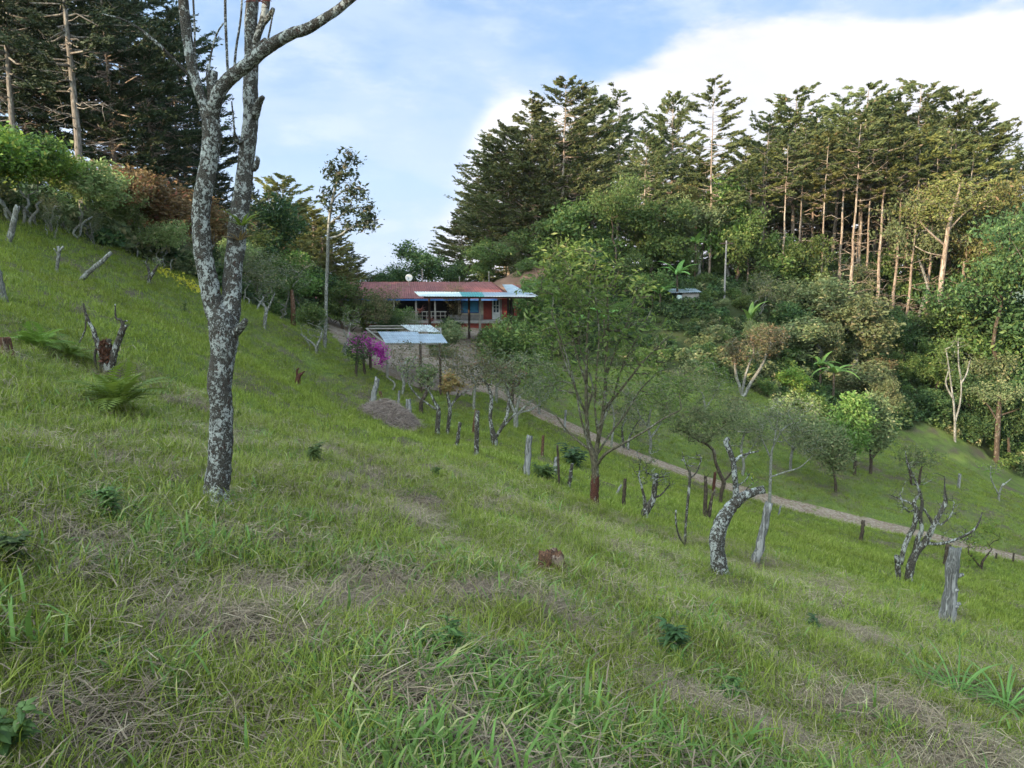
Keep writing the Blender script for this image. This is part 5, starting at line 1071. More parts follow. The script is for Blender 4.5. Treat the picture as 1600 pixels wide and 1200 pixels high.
def stump(label, base, topy, w, mat, seed, rag=0.5, name='tree_stump', cat='stump'):
    rng = np.random.default_rng(seed); b = G(*base); D = b[1]; h = (base[1]-topy)/F*D; r = w/2/F*D; n = 22; V = []; Q = []
    ang = np.arange(n)/n*2*math.pi; lev = [(-.25, 1.25), (0.0, 1.2), (.25, 1.03), (.6, .97), (1.0, .93)]
    rag_ = rng.random(n)*rag; rag_ = (rag_+np.roll(rag_, 1))/2; pr = 1+0.16*np.sin(ang*4+seed)+0.08*rng.normal(size=n)
    for z, k in lev:
        for i in range(n): V.append((math.cos(ang[i])*r*k*pr[i], math.sin(ang[i])*r*k*pr[i], h*(z-(rag_[i] if z == 1.0 else 0))))
    for q, kk, zz in ((0.72, .6, .85), (0.35, .3, .72)):
        for i in range(n): V.append((math.cos(ang[i])*r*kk*pr[i], math.sin(ang[i])*r*kk*pr[i], h*(zz-0.2*rng.random())))
    V.append((0, 0, h*.7)); L = len(lev)+2
    for j in range(L-1):
        for i in range(n): Q.append((j*n+i, j*n+(i+1) % n, (j+1)*n+(i+1) % n, (j+1)*n+i))
    T_ = [((L-1)*n+i, (L-1)*n+(i+1) % n, L*n) for i in range(n)]
    return tag(link(name, mk_mesh(name, V, Q, T_, mat, False), None, (b[0], b[1], Hs(b[0], b[1]))), label, cat)
stump('rotten reddish brown tree stump in the middle of the foreground grass', (862, 884), 855, 38, B_stump, 3, 0.7)
stump('dry brown stump cut by the left edge of the slope', (4, 555), 524, 26, B_stump, 4, 0.2)
T('small_stump', 'tiny red brown forked stump alone on the mid slope', 'stump', (465, 606), [[(465, 607, 8), (465, 595, 9), (467, 588, 7), (472, 583, 4)], [(465, 590, 4), (464, 580, 3), (467, 575, 2)], [(470, 585, 3), (476, 580, 2)]], seed=45, leafm=None, bark=B_red, parts=('stem', 'foliage'))

# hay heap
def hay():
    rng = np.random.default_rng(77); b = G(610, 662); D = b[1]; W = 48/F*D; Hh = 34/F*D; n = 26; V = []; Q = []
    def hz(x, y):
        r = math.hypot(x/W, y/(W*0.9)); return Hh*max(0, 1-r**1.7)*(0.85+0.35*float(fbm(x*2+5, y*2, 7)))
    for j in range(n):
        for i in range(n):
            x = (i/(n-1)*2-1)*W*1.02; y = (j/(n-1)*2-1)*W*0.95; V.append((x, y, Hs(b[0]+x, b[1]+y)-b[2]+hz(x, y)-0.04))
    for j in range(n-1):
        for i in range(n-1): Q.append((j*n+i, j*n+i+1, (j+1)*n+i+1, (j+1)*n+i))
    t = thing('hay_heap', 'rounded heap of dry greyish brown cut grass on the slope', 'hay heap', b)
    link('core', mk_mesh('hay_core', V, Q, None, plainmat('hay_core', (0.07, 0.05, 0.042), (0.18, 0.135, 0.11), 9, 0.95, bstr=0.8), True), t)
    C = []; AX = []
    for k in range(9000):
        a = rng.random()*6.283; r = math.sqrt(rng.random())*1.08; x = math.cos(a)*r*W; y = math.sin(a)*r*W*0.93
        C.append((x, y, Hs(b[0]+x, b[1]+y)*0+hz(x, y)+0.02*rng.random())); q = rng.random()*6.283; AX.append((math.cos(q), math.sin(q), 0.25*rng.normal()))
    C = np.array(C); C[:, 2] += H(b[0]+C[:, 0], b[1]+C[:, 1])-b[2]
    V, Q, tt = leaves(C, rng, 0.34, 0.017, 0, np.array(AX)); lf = Leafy(); lf.add(V, Q, tt*0.85); link('straw', lf.mesh('hay_straw', L_straw), t)
hay()

# ------------------------------------------------------------------ weeds, fern, long grass, bananas
def herb(name, label, px, base, hpx, nst, leafL, leafW, mat, seed, spread=0.3, cat='weed'):
    rng = np.random.default_rng(seed); b = G(px, base); D = b[1]; h = hpx/F*D; mb = MB(); st = MB(); tt = []
    for k in range(nst):
        a = rng.random()*6.28; lean = spread*rng.random(); hh = h*(0.6+0.4*rng.random()) if k else h
        top = np.array((math.cos(a)*lean*hh, math.sin(a)*lean*hh, hh)); st.tube([(0, 0, -0.05), top*0.5+rng.normal(size=3)*0.02*h, top], [0.010*h+.003, 0.008*h+.002, 0.003*h+.001], 5)
        for z in np.arange(0.25, 1.01, 0.11):
            for q in range(3):
                aa = rng.random()*6.28; e = 0.5-0.5*rng.random(); n0 = mb.n; l = leafL*h*(0.6+0.6*rng.random())*(1.15-0.4*z)
                leaf_strip(mb, top*z, (math.cos(aa)*math.cos(e), math.sin(aa)*math.cos(e), math.sin(e)), l, leafW*h*(0.7+0.5*rng.random()), 1.1, rng, 4, 0.3); tt += [rng.random()*0.85]*(mb.n-n0)
    t = thing(name, label, cat, b); link('foliage', mb.mesh(name, mat, False, {'tint': tt}), t); st.build('stem', L_green, t)
    return t
herb('broadleaf_weed', 'dark green upright weed with drooping leaves on the right foreground', 1055, 1025, 70, 4, .42, .12, L_deep, 1)
herb('broadleaf_weed', 'lush green weed in the lower middle of the foreground', 700, 1030, 72, 7, .42, .09, L_green, 2, .8)
herb('broadleaf_weed', 'low spreading weed below the dark upright one', 1142, 1100, 48, 7, .5, .12, L_green, 3, 1.0)
herb('broadleaf_weed', 'leafy weed on the left slope before the lichen trunk', 168, 808, 52, 7, .45, .14, L_green, 4, .8)
herb('broadleaf_weed', 'large leaved weed cut by the lower left corner', 6, 1180, 90, 5, .5, .2, L_green, 5, .6)
herb('broadleaf_weed', 'bright weed patch cut by the left edge above the corner', 8, 880, 66, 7, .42, .14, L_green, 6, .9)
herb('broadleaf_weed', 'small weed growing at the grass on the right of the stump', 1270, 985, 28, 5, .5, .18, L_deep, 7, 1.0)
herb('broadleaf_weed', 'dark green bushy herb patch beside the road left of the tall slender tree', 896, 726, 32, 9, .5, .2, L_deep, 8, 1.2)
herb('broadleaf_weed', 'pale green herb patch behind the stout brown grey post', 850, 748, 26, 9, .5, .16, L_green, 9, 1.2)
herb('broadleaf_weed', 'little round weed below the hay heap', 680, 745, 18, 6, .5, .18, L_green, 10, 1.0)
herb('broadleaf_weed', 'bright green weed tuft left of the lower middle weed', 490, 720, 30, 6, .5, .14, L_green, 11, .9)
herb('cypress_sapling', 'tiny dark conifer sapling on the upper slope left of the lichen trunk', 288, 489, 20, 3, .3, .1, L_cyp, 12, .25, 'sapling')
def fern(label, loc, nf, length, mat, seed):
    rng = np.random.default_rng(seed); mb = MB(); tt = []
    for k in range(nf):
        a = k*2.4+rng.random()*.5; e = 1.15+0.25*rng.normal(); l = length*(.6+.6*rng.random()); p = np.zeros(3); ang = e; hz = np.array((math.cos(a), math.sin(a), 0)); sd = np.array((-math.sin(a), math.cos(a), 0)); m = 16; tn_ = rng.random()*.8
        for i in range(m):
            v = hz*math.cos(ang)+np.array((0, 0, math.sin(ang))); p = p+v*l/m; ang -= 1.5/m; w = l*0.26*math.sin(math.pi*min(1, (i+2)/(m+1.5)))
            if i < 2: continue
            for sg in (-1, 1):
                n0 = mb.n; d = sd*sg*0.9+v*0.45; d /= np.linalg.norm(d); q = p+d*w; c_ = p+d*w*.4; u_ = v*l/m*.42; mb.add([p, c_-u_, q+(0, 0, -.12*w), c_+u_], [(0, 1, 2, 3)]); tt += [tn_]*4
    t = thing('fern', label, 'fern', loc); link('foliage', mb.mesh('fern', mat, False, {'tint': tt}), t)
fern('fresh green fern clump on the left slope under the dead bush', G(186, 640), 34, 0.85, L_lime, 51)
fern('smaller fern patch on the slope near the left edge', G(60, 548), 24, 0.7, L_lime, 52)
fern('low fern patch left of the big fern clump', G(110, 560), 22, 0.6, L_lime, 53)
gp = G(1500, 1098)
for i, (px, py, lb, n_) in enumerate([(1495, 1098, 'long bladed arching grass clump at the lower right', 34), (1570, 1112, 'second long bladed grass clump nearer the right edge', 26), (1450, 1088, 'sparse long bladed grass tuft left of the big clump', 12)]):
    rosette('long_grass', lb, 'grass clump', G(px, py), n_, 0.72, 0.020, 1.0, 1.6, L_banana, 60+i, fold=0.35, group='long grass clumps at the lower right')
def banana(label, px, d=None, base=None, hm=2.2, nl=9, ln=1.9, seed=1, el=0.9):
    w = G(px, base) if base else None
    if w is None: w = ray(px, 430)*d; w = np.array((w[0], w[1], Hs(w[0], w[1])))
    return rosette('banana_plant', label, 'banana plant', w, nl, ln, 0.48, el, 1.5, L_banana, seed, stem=hm, smat=(B_brown, 0.14), group='banana plants on the far slope', fold=0.35)
banana('banana plant left of the small hut', 1032, 78, hm=2.2, seed=71)
banana('banana plant with the largest leaves just above the small hut', 1058, 79.5, hm=3.4, nl=11, ln=2.2, seed=72)
banana('banana plant between hut and big wood trees', 1085, 88, hm=4.5, seed=73, nl=7)
banana('banana plant with one tall upright leaf in the middle of the far slope', 1175, 74, hm=3.4, nl=5, ln=2.6, seed=74, el=1.35)
banana('banana plant with drooping leaves above the lime green shrubs', 1312, 71, hm=3.6, nl=8, ln=2.6, seed=75, el=0.8)
banana('banana plant right beside the drooping one', 1290, 74, hm=3.0, nl=6, ln=2.2, seed=76, el=0.9)
banana('banana plant behind the tall slender tree', 905, 70, hm=2.6, nl=8, ln=2.0, seed=77)
banana('banana plant on the bank right of the carport', 862, 66, hm=1.8, nl=8, ln=1.8, seed=78)
banana('banana plant low behind the slender tree crown', 945, 72, hm=2.4, nl=7, ln=1.8, seed=79)
rosette('yucca', 'palm like yucca with a skirt of dry leaves at the hedge end', 'yucca', G(458, 508), 40, 0.9, 0.06, 0.5, 0.8, L_green, 81, stem=2.2, smat=(B_stump, 0.18), jit=0.8)
for i, (px, d, hm, lb) in enumerate([(655, 69, 1.9, 'red leaved cordyline in front of the porch, the taller one'), (672, 68, 1.2, 'red leaved cordyline right beside the taller one'), (610, 69, .9, 'low red leaved cordyline by the porch rail')]):
    w = ray(px, 430)*d; rosette('cordyline', lb, 'shrub', (w[0], w[1], Hs(w[0], w[1])), 22, 0.8, 0.09, 0.7, 1.1, L_red, 82+i, stem=hm, smat=(B_grey, 0.04), group='red cordylines by the porch', jit=0.5)
T('bougainvillea', 'bougainvillea with magenta blossom spilling beside the shed', 'shrub', (572, 585), [[(570, 586, 5), (568, 565, 4), (566, 548, 3)], [(569, 560, 3), (585, 545, 2.5), (597, 552, 2)]],
  crowns=[(562, 535, 20, 14, 40, .5), (590, 545, 16, 12, 34, .6), (597, 560, 7, 9, 16, .5)], seed=46, leafm=L_mag, bark=B_brown, leaf=(0.10, 0.06, 20, 0.14), parts=('stem', 'blossom'))
T('leafy_tree', 'dark leafed shrub the bougainvillea grows through', 'shrub', (556, 588), [[(556, 588, 5), (557, 570, 4), (558, 550, 3)]], crowns=[(562, 545, 22, 24, 60, 1)], seed=47, leafm=L_deep, bark=B_brown, leaf=(0.10, 0.05, 9, 0.13))

# yellow flowers along the hedge foot and undergrowth
def yellow():
    rng = np.random.default_rng(9); C = []
    for px, py in [(x, 428+(x-255)*0.52+rng.normal()*4) for x in rng.uniform(245, 360, 300)]+[(x, 530+rng.normal()*4) for x in rng.uniform(400, 440, 0)]:
        g = G(px, py); C.append(g+np.array((0, 0, 0.10+0.12*rng.random())))
    C = np.array(C); V, Q, t = leaves(C, rng, 0.13, 0.11, 0.2); lf = Leafy(); lf.add(V, Q, t)
    tag(link('yellow_flowers', lf.mesh('yellow_flowers', L_yellow)), kind='stuff')
yellow()

# ------------------------------------------------------------------ house
def wmat(name, c, rough=0.85, s=3.0, v=0.75): return plainmat(name, tuple(x*v for x in c), c, s, rough)
M_roof = plainmat('roof_red', (0.13, 0.040, 0.036), (0.22, 0.072, 0.062), 1.2, 0.6, spec=0.3); M_red = wmat('wall_red', (0.28, 0.06, 0.045)); M_cream = wmat('wall_cream', (0.50, 0.44, 0.33))
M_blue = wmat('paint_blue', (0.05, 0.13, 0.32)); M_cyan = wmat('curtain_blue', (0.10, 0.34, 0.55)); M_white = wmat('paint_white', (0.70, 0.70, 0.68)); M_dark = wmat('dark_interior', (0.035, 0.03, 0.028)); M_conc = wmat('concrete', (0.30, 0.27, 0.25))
M_zinc = plainmat('zinc_sheet', (0.30, 0.36, 0.42), (0.46, 0.52, 0.58), 1.5, 0.45, 0.5); M_teal = plainmat('teal_sheet', (0.04, 0.20, 0.20), (0.08, 0.30, 0.29), 1.5, 0.5); M_whites = plainmat('white_sheet', (0.42, 0.50, 0.48), (0.60, 0.65, 0.63), 1.5, 0.5)
M_foil = plainmat('littered_sheet', (0.10, 0.10, 0.09), (0.60, 0.64, 0.66), 5.0, 0.6); M_wood = wmat('post_dark', (0.07, 0.045, 0.035)); M_woodp = wmat('post_pale', (0.28, 0.25, 0.22)); M_rust = plainmat('rust_sheet', (0.20, 0.09, 0.05), (0.33, 0.17, 0.10), 2.5, 0.8); M_earth = plainmat('bare_earth', (0.14, 0.075, 0.05), (0.22, 0.125, 0.085), 0.8, 0.95)
m_, t_ = newmat('window_glass'); out(t_, prin(t_, (0.05, 0.07, 0.09), 0.12, spec=0.6).outputs[0]); M_glass = m_
HY = 75.0
hx = lambda px: P(px, 430, HY)[0]
hz_ = lambda py, d=HY: P(800, py, d)[2]
FL = hz_(499); EV = hz_(466, 72.6); RG = hz_(440.5, 78.5)
hroot = np.array((hx(650), HY, FL)); house = thing('farmhouse', 'long low farmhouse with red corrugated roof and shaded porch', 'house', hroot)
def hb(mb, x0, x1, y0, y1, z0, z1): mb.box((x0-hroot[0], y0-hroot[1], z0-hroot[2]), (x1-hroot[0], y1-hroot[1], z1-hroot[2]))
def hpart(name, mat, boxes, parent=None, label=None):
    mb = MB()
    for b in boxes: hb(mb, *b)
    o = mb.build(name, mat, parent or house)
    if label: o['label'] = label
    return o
def roof_sheet(name, mat, p00, p10, p11, p01, parent, origin, nu=120, nv=6, amp=0.03, th=0.03, pitch=0.22):
    """corrugated sheet: p00-p10 low edge, p01-p11 high edge; waves run across u"""
    a, b, c_, d = [np.asarray(q, float)-origin for q in (p00, p10, p11, p01)]; L = np.linalg.norm(b-a); V = []
    for k, zo in enumerate((0, -th)):
        for j in range(nv+1):
            v = j/nv
            for i in range(nu+1):
                u = i/nu; q = (a*(1-u)+b*u)*(1-v)+(d*(1-u)+c_*u)*v; V.append(q+(0, 0, zo+amp*math.sin(u*L/pitch*2*math.pi)))
    W = nu+1; o = (nv+1)*W; Q = []
    for j in range(nv):
        for i in range(nu):
            k = j*W+i; Q.append((k, k+1, k+W+1, k+W)); Q.append((o+k, o+k+W, o+k+W+1, o+k+1))
    for i in range(nu): Q.append((i, o+i, o+i+1, i+1)); k = nv*W+i; Q.append((k, k+1, o+k+1, o+k))
    for j in range(nv): k = j*W; Q.append((k, k+W, o+k+W, o+k)); k = j*W+nu; Q.append((k, o+k, o+k+W, k+W))
    return link(name, mk_mesh(name, V, Q, None, mat, False), parent)
xl, xr, xrr = hx(503), hx(797), hx(766)
roof_sheet('roof', M_roof, (xl-.2, 72.6, EV), (xr, 72.6, EV), (xrr, 78.5, RG), (xl-.2, 78.5, RG), house, hroot, 220)
roof_sheet('roof', M_roof, (xr, 84.4, EV), (xl-.2, 84.4, EV), (xl-.2, 78.52, RG), (xrr, 78.52, RG), house, hroot, 100)
roof_sheet('roof', M_roof, (xr+.02, 72.6, EV), (xr+.02, 84.4, EV), (xrr+.02, 78.6, RG), (xrr+.02, 78.5, RG), house, hroot, 60)
hpart('wall', M_red, [(hx(755), hx(768), 75, 75.2, FL, EV+.5), (hx(782), hx(792), 75, 75.2, FL, EV+.5), (hx(768), hx(782), 75, 75.2, hz_(467), EV+.5), (hx(792)-.2, hx(792), 75.2, 82, FL, EV+.4), (hx(508), hx(792), 82, 82.2, FL, EV+.4), (hx(508), hx(508)+.2, 76.5, 82, FL, EV+.4)], label='red plaster wall beside the white door')
hpart('wall', M_cream, [(hx(715), hx(720), 75, 75.2, FL, EV+.5), (hx(748), hx(755), 75, 75.2, FL, EV+.5), (hx(720), hx(748), 75, 75.2, FL, hz_(489)), (hx(720), hx(748), 75, 75.2, hz_(467.5), EV+.5)], label='cream wall around the blue window')
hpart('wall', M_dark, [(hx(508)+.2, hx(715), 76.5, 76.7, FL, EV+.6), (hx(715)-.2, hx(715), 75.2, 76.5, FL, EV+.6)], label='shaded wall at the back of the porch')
hpart('skirting', M_conc, [(hx(700), hx(755), 74.93, 74.997, FL+.01, FL+.45)])
win = hpart('window', M_blue, [(hx(720), hx(748), 74.9, 75.05, hz_(489), hz_(489)+.08), (hx(720), hx(748), 74.9, 75.05, hz_(467.5)-.08, hz_(467.5)), (hx(720), hx(720)+.08, 74.9, 75.05, hz_(489)+.08, hz_(467.5)-.08), (hx(748)-.08, hx(748), 74.9, 75.05, hz_(489)+.08, hz_(467.5)-.08), (hx(731), hx(731)+.05, 74.9, 75.05, hz_(489)+.08, hz_(467.5)-.08), (hx(721)+.05, hx(748)-.1, 74.92, 75.03, hz_(472), hz_(472)+.05)])
hpart('curtain', M_cyan, [(hx(720)+.1, hx(733), 75.09, 75.12, hz_(489)+.1, hz_(467.5)-.1), (hx(737), hx(744), 75.09, 75.12, hz_(489)+.1, hz_(467.5)-.1)], win)
hpart('pane', M_cyan, [(hx(720)+.08, hx(748)-.08, 75.14, 75.16, hz_(489)+.08, hz_(467.5)-.08)], win)
dr = hpart('door', M_white, [(hx(769), hx(781), 74.93, 74.99, FL+.02, hz_(488)), (hx(769), hx(769)+.12, 74.93, 74.99, hz_(488), hz_(467)), (hx(781)-.12, hx(781), 74.93, 74.99, hz_(488), hz_(467)), (hx(769)+.12, hx(781)-.12, 74.93, 74.99, hz_(467)-.1, hz_(467)), (hx(775)-.04, hx(775)+.04, 74.93, 74.99, hz_(488), hz_(467)-.1), (hx(769)+.12, hx(775)-.04, 74.93, 74.99, hz_(478), hz_(477)), (hx(775)+.04, hx(781)-.12, 74.93, 74.99, hz_(478), hz_(477)), (hx(769)+.12, hx(775)-.04, 74.93, 74.99, hz_(483), hz_(482.3)), (hx(775)+.04, hx(781)-.12, 74.93, 74.99, hz_(483), hz_(482.3))])
hpart('pane', M_glass, [(hx(769)+.1, hx(781)-.1, 75.0, 75.02, hz_(488), hz_(467)-.05)], dr)
hpart('door_frame', M_conc, [(hx(781)+.01, hx(784), 74.9, 74.99, FL, hz_(466))])
hpart('fascia', M_blue, [(xl, xr-1.2, 72.62, 72.68, EV-.22, EV-.05)])
hpart('porch_floor', M_conc, [(hx(508), hx(792), 72.8, 74.9, FL-.25, FL)])
hpart('foundation', M_red, [(hx(508), hx(792), 73.0, 82, FL-2.2, FL-.25)])
for px in (520, 548, 576, 604, 618, 652, 681): hpart('porch_post', M_woodp, [(hx(px), hx(px)+.16, 72.9, 73.06, FL, EV-.05)])
hpart('railing', M_woodp, [(hx(590), hx(700), 72.95, 73.0, FL+.80, FL+.88), (hx(590), hx(700), 72.95, 73.0, FL+.42, FL+.48)]+[(hx(px), hx(px)+.06, 72.94, 73.01, FL, FL+.80) for px in range(592, 700, 7)])
an = thing('annex', 'small annex with grey sheet and red roof at the right end of the farmhouse', 'building', (hx(812), 80, hz_(498)))
ar = np.array((hx(812), 80, hz_(498)))
roof_sheet('roof', M_zinc, (hx(797), 76.5, hz_(462, 76.5)), (hx(838), 76.5, hz_(463, 76.5)), (hx(800), 83.5, hz_(444.5, 83.5)), (hx(783), 83.5, hz_(444.5, 83.5)), an, ar, 60)
roof_sheet('roof', M_roof, (hx(838)+.03, 76.5, hz_(463, 76.5)), (hx(852), 77.5, hz_(464, 77.5)), (hx(815), 83.5, hz_(444, 83.5)), (hx(800)+.03, 83.5, hz_(444.3, 83.5)), an, ar, 40)
mb = MB(); mb.box((hx(803)-ar[0], -2.6, -.8), (hx(842)-ar[0], 2.6, hz_(466, 77.4)-ar[2])); mb.build('wall', M_red, an)
# dish and roof poles
dsh = P(639, 434, 76.8); t = thing('satellite_dish', 'white round satellite dish above the red roof', 'satellite dish', (dsh[0], dsh[1], RG-0.5))
V = [(0, -.05, 0)]; Q = []; T_ = []
n = 22; rr_ = (0.12, 0.24, 0.36)
c0 = np.array((0, 0, dsh[2]-(RG-0.5)))
V = [tuple(c0+np.array((0, .09, 0)))]
for r in rr_:
    for i in range(n): a = i/n*6.2832; V.append(tuple(c0+np.array((math.cos(a)*r, .09-.7*r*r, math.sin(a)*r))))
T_ = [(0, 1+(i+1) % n, 1+i) for i in range(n)]
for j in range(2):
    for i in range(n): Q.append((1+j*n+i, 1+j*n+(i+1) % n, 1+(j+1)*n+(i+1) % n, 1+(j+1)*n+i))
o = link('dish', mk_mesh('dish', V, Q, T_, M_white, True), t); md = o.modifiers.new('s', 'SOLIDIFY'); md.thickness = 0.02
mb = MB(); mb.tube([(0, .12, -.6), (0, .12, c0[2])], [.03, .03], 6); mb.build('mast', M_woodp, t); mb = MB(); mb.tube([c0+(0, .05, -.3), c0+(0, -.30, -.05)], [.012, .012], 5); mb.box(c0+np.array((-.03, -.36, -.08)), c0+np.array((.03, -.28, 0))); mb.build('feed_arm', M_conc, t)
for px, pt, lb, dd in ((660, 420, 'thin pole above the roof right of the satellite dish', 79), (718, 432, 'short pole above the middle of the roof', 79), (764, 424, 'short white pole above the right end of the roof', 79), (808, 415, 'pole on the brown earth bank behind the house', 88)):
    a = P(px, 446, dd); b = P(px, pt, dd); g = Hs(a[0], a[1]); mb = MB(); mb.tube([(0, 0, -.3), (0, 0, b[2]-g)], [.05, .045], 6); mb.box((-.09, -.06, b[2]-g-.12), (.09, .06, b[2]-g-.04))
    tag(link('pole', mb.mesh('pole', M_woodp, False), None, (a[0], a[1], g)), lb, 'pole', 'poles by the house roof')
# brown earth bank behind the house
def bank():
    V = []; Q = []; nx_, ny_ = 30, 16
    for j in range(ny_):
        for i in range(nx_):
            u = i/(nx_-1); v = j/(ny_-1); x = hx(735)*1.15+(hx(900)*1.1-hx(735)*1.15)*u; y = 83+9*v
            h = math.sin(min(1, u*1.3)*math.pi/2)*math.sin(math.pi*min(1, v*0.8+0.02))*(1-max(0, u-.75)*3); V.append((x, y, Hs(x, y)-.2+h*(2.4+0.6*float(fbm(x/2, y/2, 3)))))
    for j in range(ny_-1):
        for i in range(nx_-1): k = j*nx_+i; Q.append((k, k+1, k+nx_+1, k+nx_))
    tag(link('earth_bank', mk_mesh('earth_bank', V, Q, None, M_earth, True)), kind='structure')
bank()
# carport
cps = [(671, 497, 'dark'), (733, 530, 'dark'), (750, 541, 'pale'), (794, 512, 'dark'), (799, 516, 'dark')]
cr_ = G(733, 530); cpt = thing('carport', 'open carport with thin white, teal and grey sheet roof on tall posts', 'carport', cr_)
ztop = P(733, 463, 62)[2]
segs = [(647, 722, 'roof_panel', M_whites), (722, 757, 'roof_panel', M_teal), (757, 842, 'roof_panel', M_zinc)]
for a, b, nm2, mt in segs:
    f = lambda px, py, d: P(px, py, d)
    roof_sheet(nm2, mt, f(a+(8 if a == 647 else 0), 462.5+(a-650)*0.004, 60), f(b, 462.5+(b-650)*0.004, 60), f(b-(12 if b > 800 else 4), 455.5+(b-650)*.008, 68), f(a-(4 if a > 650 else 0), 455.5+(a-650)*.008, 68), cpt, cr_, 40, 5, 0.02, 0.03, 0.2)
for px, py, c_ in cps:
    b = G(px, py); d = min(b[1], 67.5); bx = P(px, 500, d)[0]; g = Hs(bx, d); tz = P(px, 464-(d-60)*.8, d)[2]-.08; mb = MB(); mb.tube([np.array((bx, d, g-.3))-cr_, np.array((bx, d, tz))-cr_], [.11, .10], 8); mb.build('post', M_wood if c_ == 'dark' else M_woodp, cpt)
mb = MB(); A = P(662, 464.5, 60.6)-cr_; B = P(840, 465, 60.6)-cr_; mb.tube([A, B], [.07, .07], 5); A = P(660, 460, 66.5)-cr_; B = P(835, 461, 66.5)-cr_; mb.tube([A, B], [.07, .07], 5); mb.build('beam', M_wood, cpt)
# shed in front of the yard
sb = G(603, 589); sz = P(603, 537.5, sb[1])[2]; sh = thing('metal_roofed_shed', 'low open shed of poles with a grey sheet on part of its frame', 'shed', sb); y0 = sb[1]; y1 = y0+6.0
fx_ = lambda px, d: P(px, 500, d)[0]
for px, py in ((577, 576), (603, 590), (656, 590), (687, 594)):
    g0 = G(px, py); d = min(g0[1], y0+6) if px == 577 else y0; x = fx_(px, d); g = Hs(x, d); mb = MB(); mb.tube([np.array((x, d, g-.3))-sb, np.array((x, d, sz+(.35 if px == 577 else 0)))-sb], [.085, .075], 7); mb.build('post', M_wood if px != 603 else M_woodp, sh)
def beam(a, b, r, mat=M_woodp, nm3='beam'): mb = MB(); mb.tube([np.asarray(a)-sb, np.asarray(b)-sb], [r, r], 6); mb.build(nm3, mat, sh)
zb = sz+0.45
beam((fx_(600, y0), y0, sz), (fx_(692, y0), y0, sz), .05); beam((fx_(572, y1), y1, zb), (fx_(690, y1), y1, zb), .05); beam((fx_(602, y0), y0, sz), (fx_(572, y1), y1, zb), .05); beam((fx_(690, y0), y0, sz), (fx_(688, y1), y1, zb), .05); beam((fx_(567, y0+4.5), y0+4.5, sz+.33), (fx_(640, y0+4.5), y0+4.5, sz+.33), .04); beam((fx_(577, y1+1), y1+1, zb+.1), (fx_(650, y1+1), y1+1, zb+.1), .04)
roof_sheet('roof_panel', M_zinc, (fx_(602, y0), y0-.1, sz+.08), (fx_(664, y0), y0-.1, sz+.08), (fx_(652, y0+4), y0+4, sz+.40), (fx_(590, y0+4), y0+4, sz+.40), sh, sb, 60, 4, 0.025, 0.02, 0.12)
roof_sheet('roof_panel', M_zinc, (fx_(664, y0), y0-.1, sz+.08), (fx_(700, y0), y0-.1, sz+.08), (fx_(690, y0+3), y0+3, sz+.34), (fx_(655, y0+3), y0+3, sz+.34), sh, sb, 40, 4, 0.025, 0.02, 0.12)
roof_sheet('roof_panel', M_foil, (fx_(640, y0+4.1), y0+4.1, sz+.45), (fx_(688, y0+3.3), y0+3.3, sz+.42), (fx_(672, y1+.6), y1+.6, zb+.2), (fx_(626, y1+.6), y1+.6, zb+.2), sh, sb, 60, 8, 0.025, 0.02, 0.17)
# little hut on the far slope, pole with wires
hd = 79.5; hb0 = P(1070, 476, hd); g = Hs(hb0[0], hd); hb0[2] = g; ht = thing('hut', 'tiny grey block hut half hidden by banana plants on the far slope', 'hut', hb0)
hw = 22/F*hd; hh = P(1070, 452, hd)[2]-g
mb = MB(); mb.box((-hw*.2, 0, -.4), (hw, 2.2, hh*.72)); mb.build('wall', M_conc, ht); mb = MB(); mb.box((-hw, .4, -.3), (-hw*.2-.02, 2.0, hh*.45)); mb.build('block_pile', M_woodp, ht)
roof_sheet('roof', M_zinc, np.array((-hw*1.1, -.4, hh*.80))+hb0, np.array((hw*1.1, -.4, hh*.84))+hb0, np.array((hw*1.1, 2.6, hh*1.05))+hb0, np.array((-hw*1.1, 2.6, hh*1.0))+hb0, ht, hb0, 30)
mb = MB(); mb.tube([(-hw*.45, -.25, 0), (-hw*.45, -.25, .9)], [.28, .28], 12); mb.build('barrel', M_whites, ht)
pp = ray(1133, 430)*83; g = Hs(pp[0], 83); pz = P(1133, 376, 83)[2]; po = thing('utility_pole', 'slim grey utility pole with cross arm rising from the wood', 'utility pole', (pp[0], 83, g))
mb = MB(); mb.tube([(0, 0, -.5), (0, 0, pz-g)], [.11, .08], 10); mb.build('pole', M_conc, po); mb = MB(); mb.box((-.7, -.06, pz-g-.35), (.7, .06, pz-g-.22)); mb.build('cross_arm', M_wood, po)
for k in (-.6, -.2, .2, .6):
    mb = MB(); a = np.array((k, 0, pz-g-.15)); b = P(1290, 462, 92)-np.array((pp[0], 83, g))+np.array((k, 0, 0)); s = np.linspace(0, 1, 12)[:, None]; q = a*(1-s)+b*s; q[:, 2] -= (4*s*(1-s)*0.9)[:, 0]; mb.tube(q, [.022]*12, 4); mb.build('wire', M_dark, po)

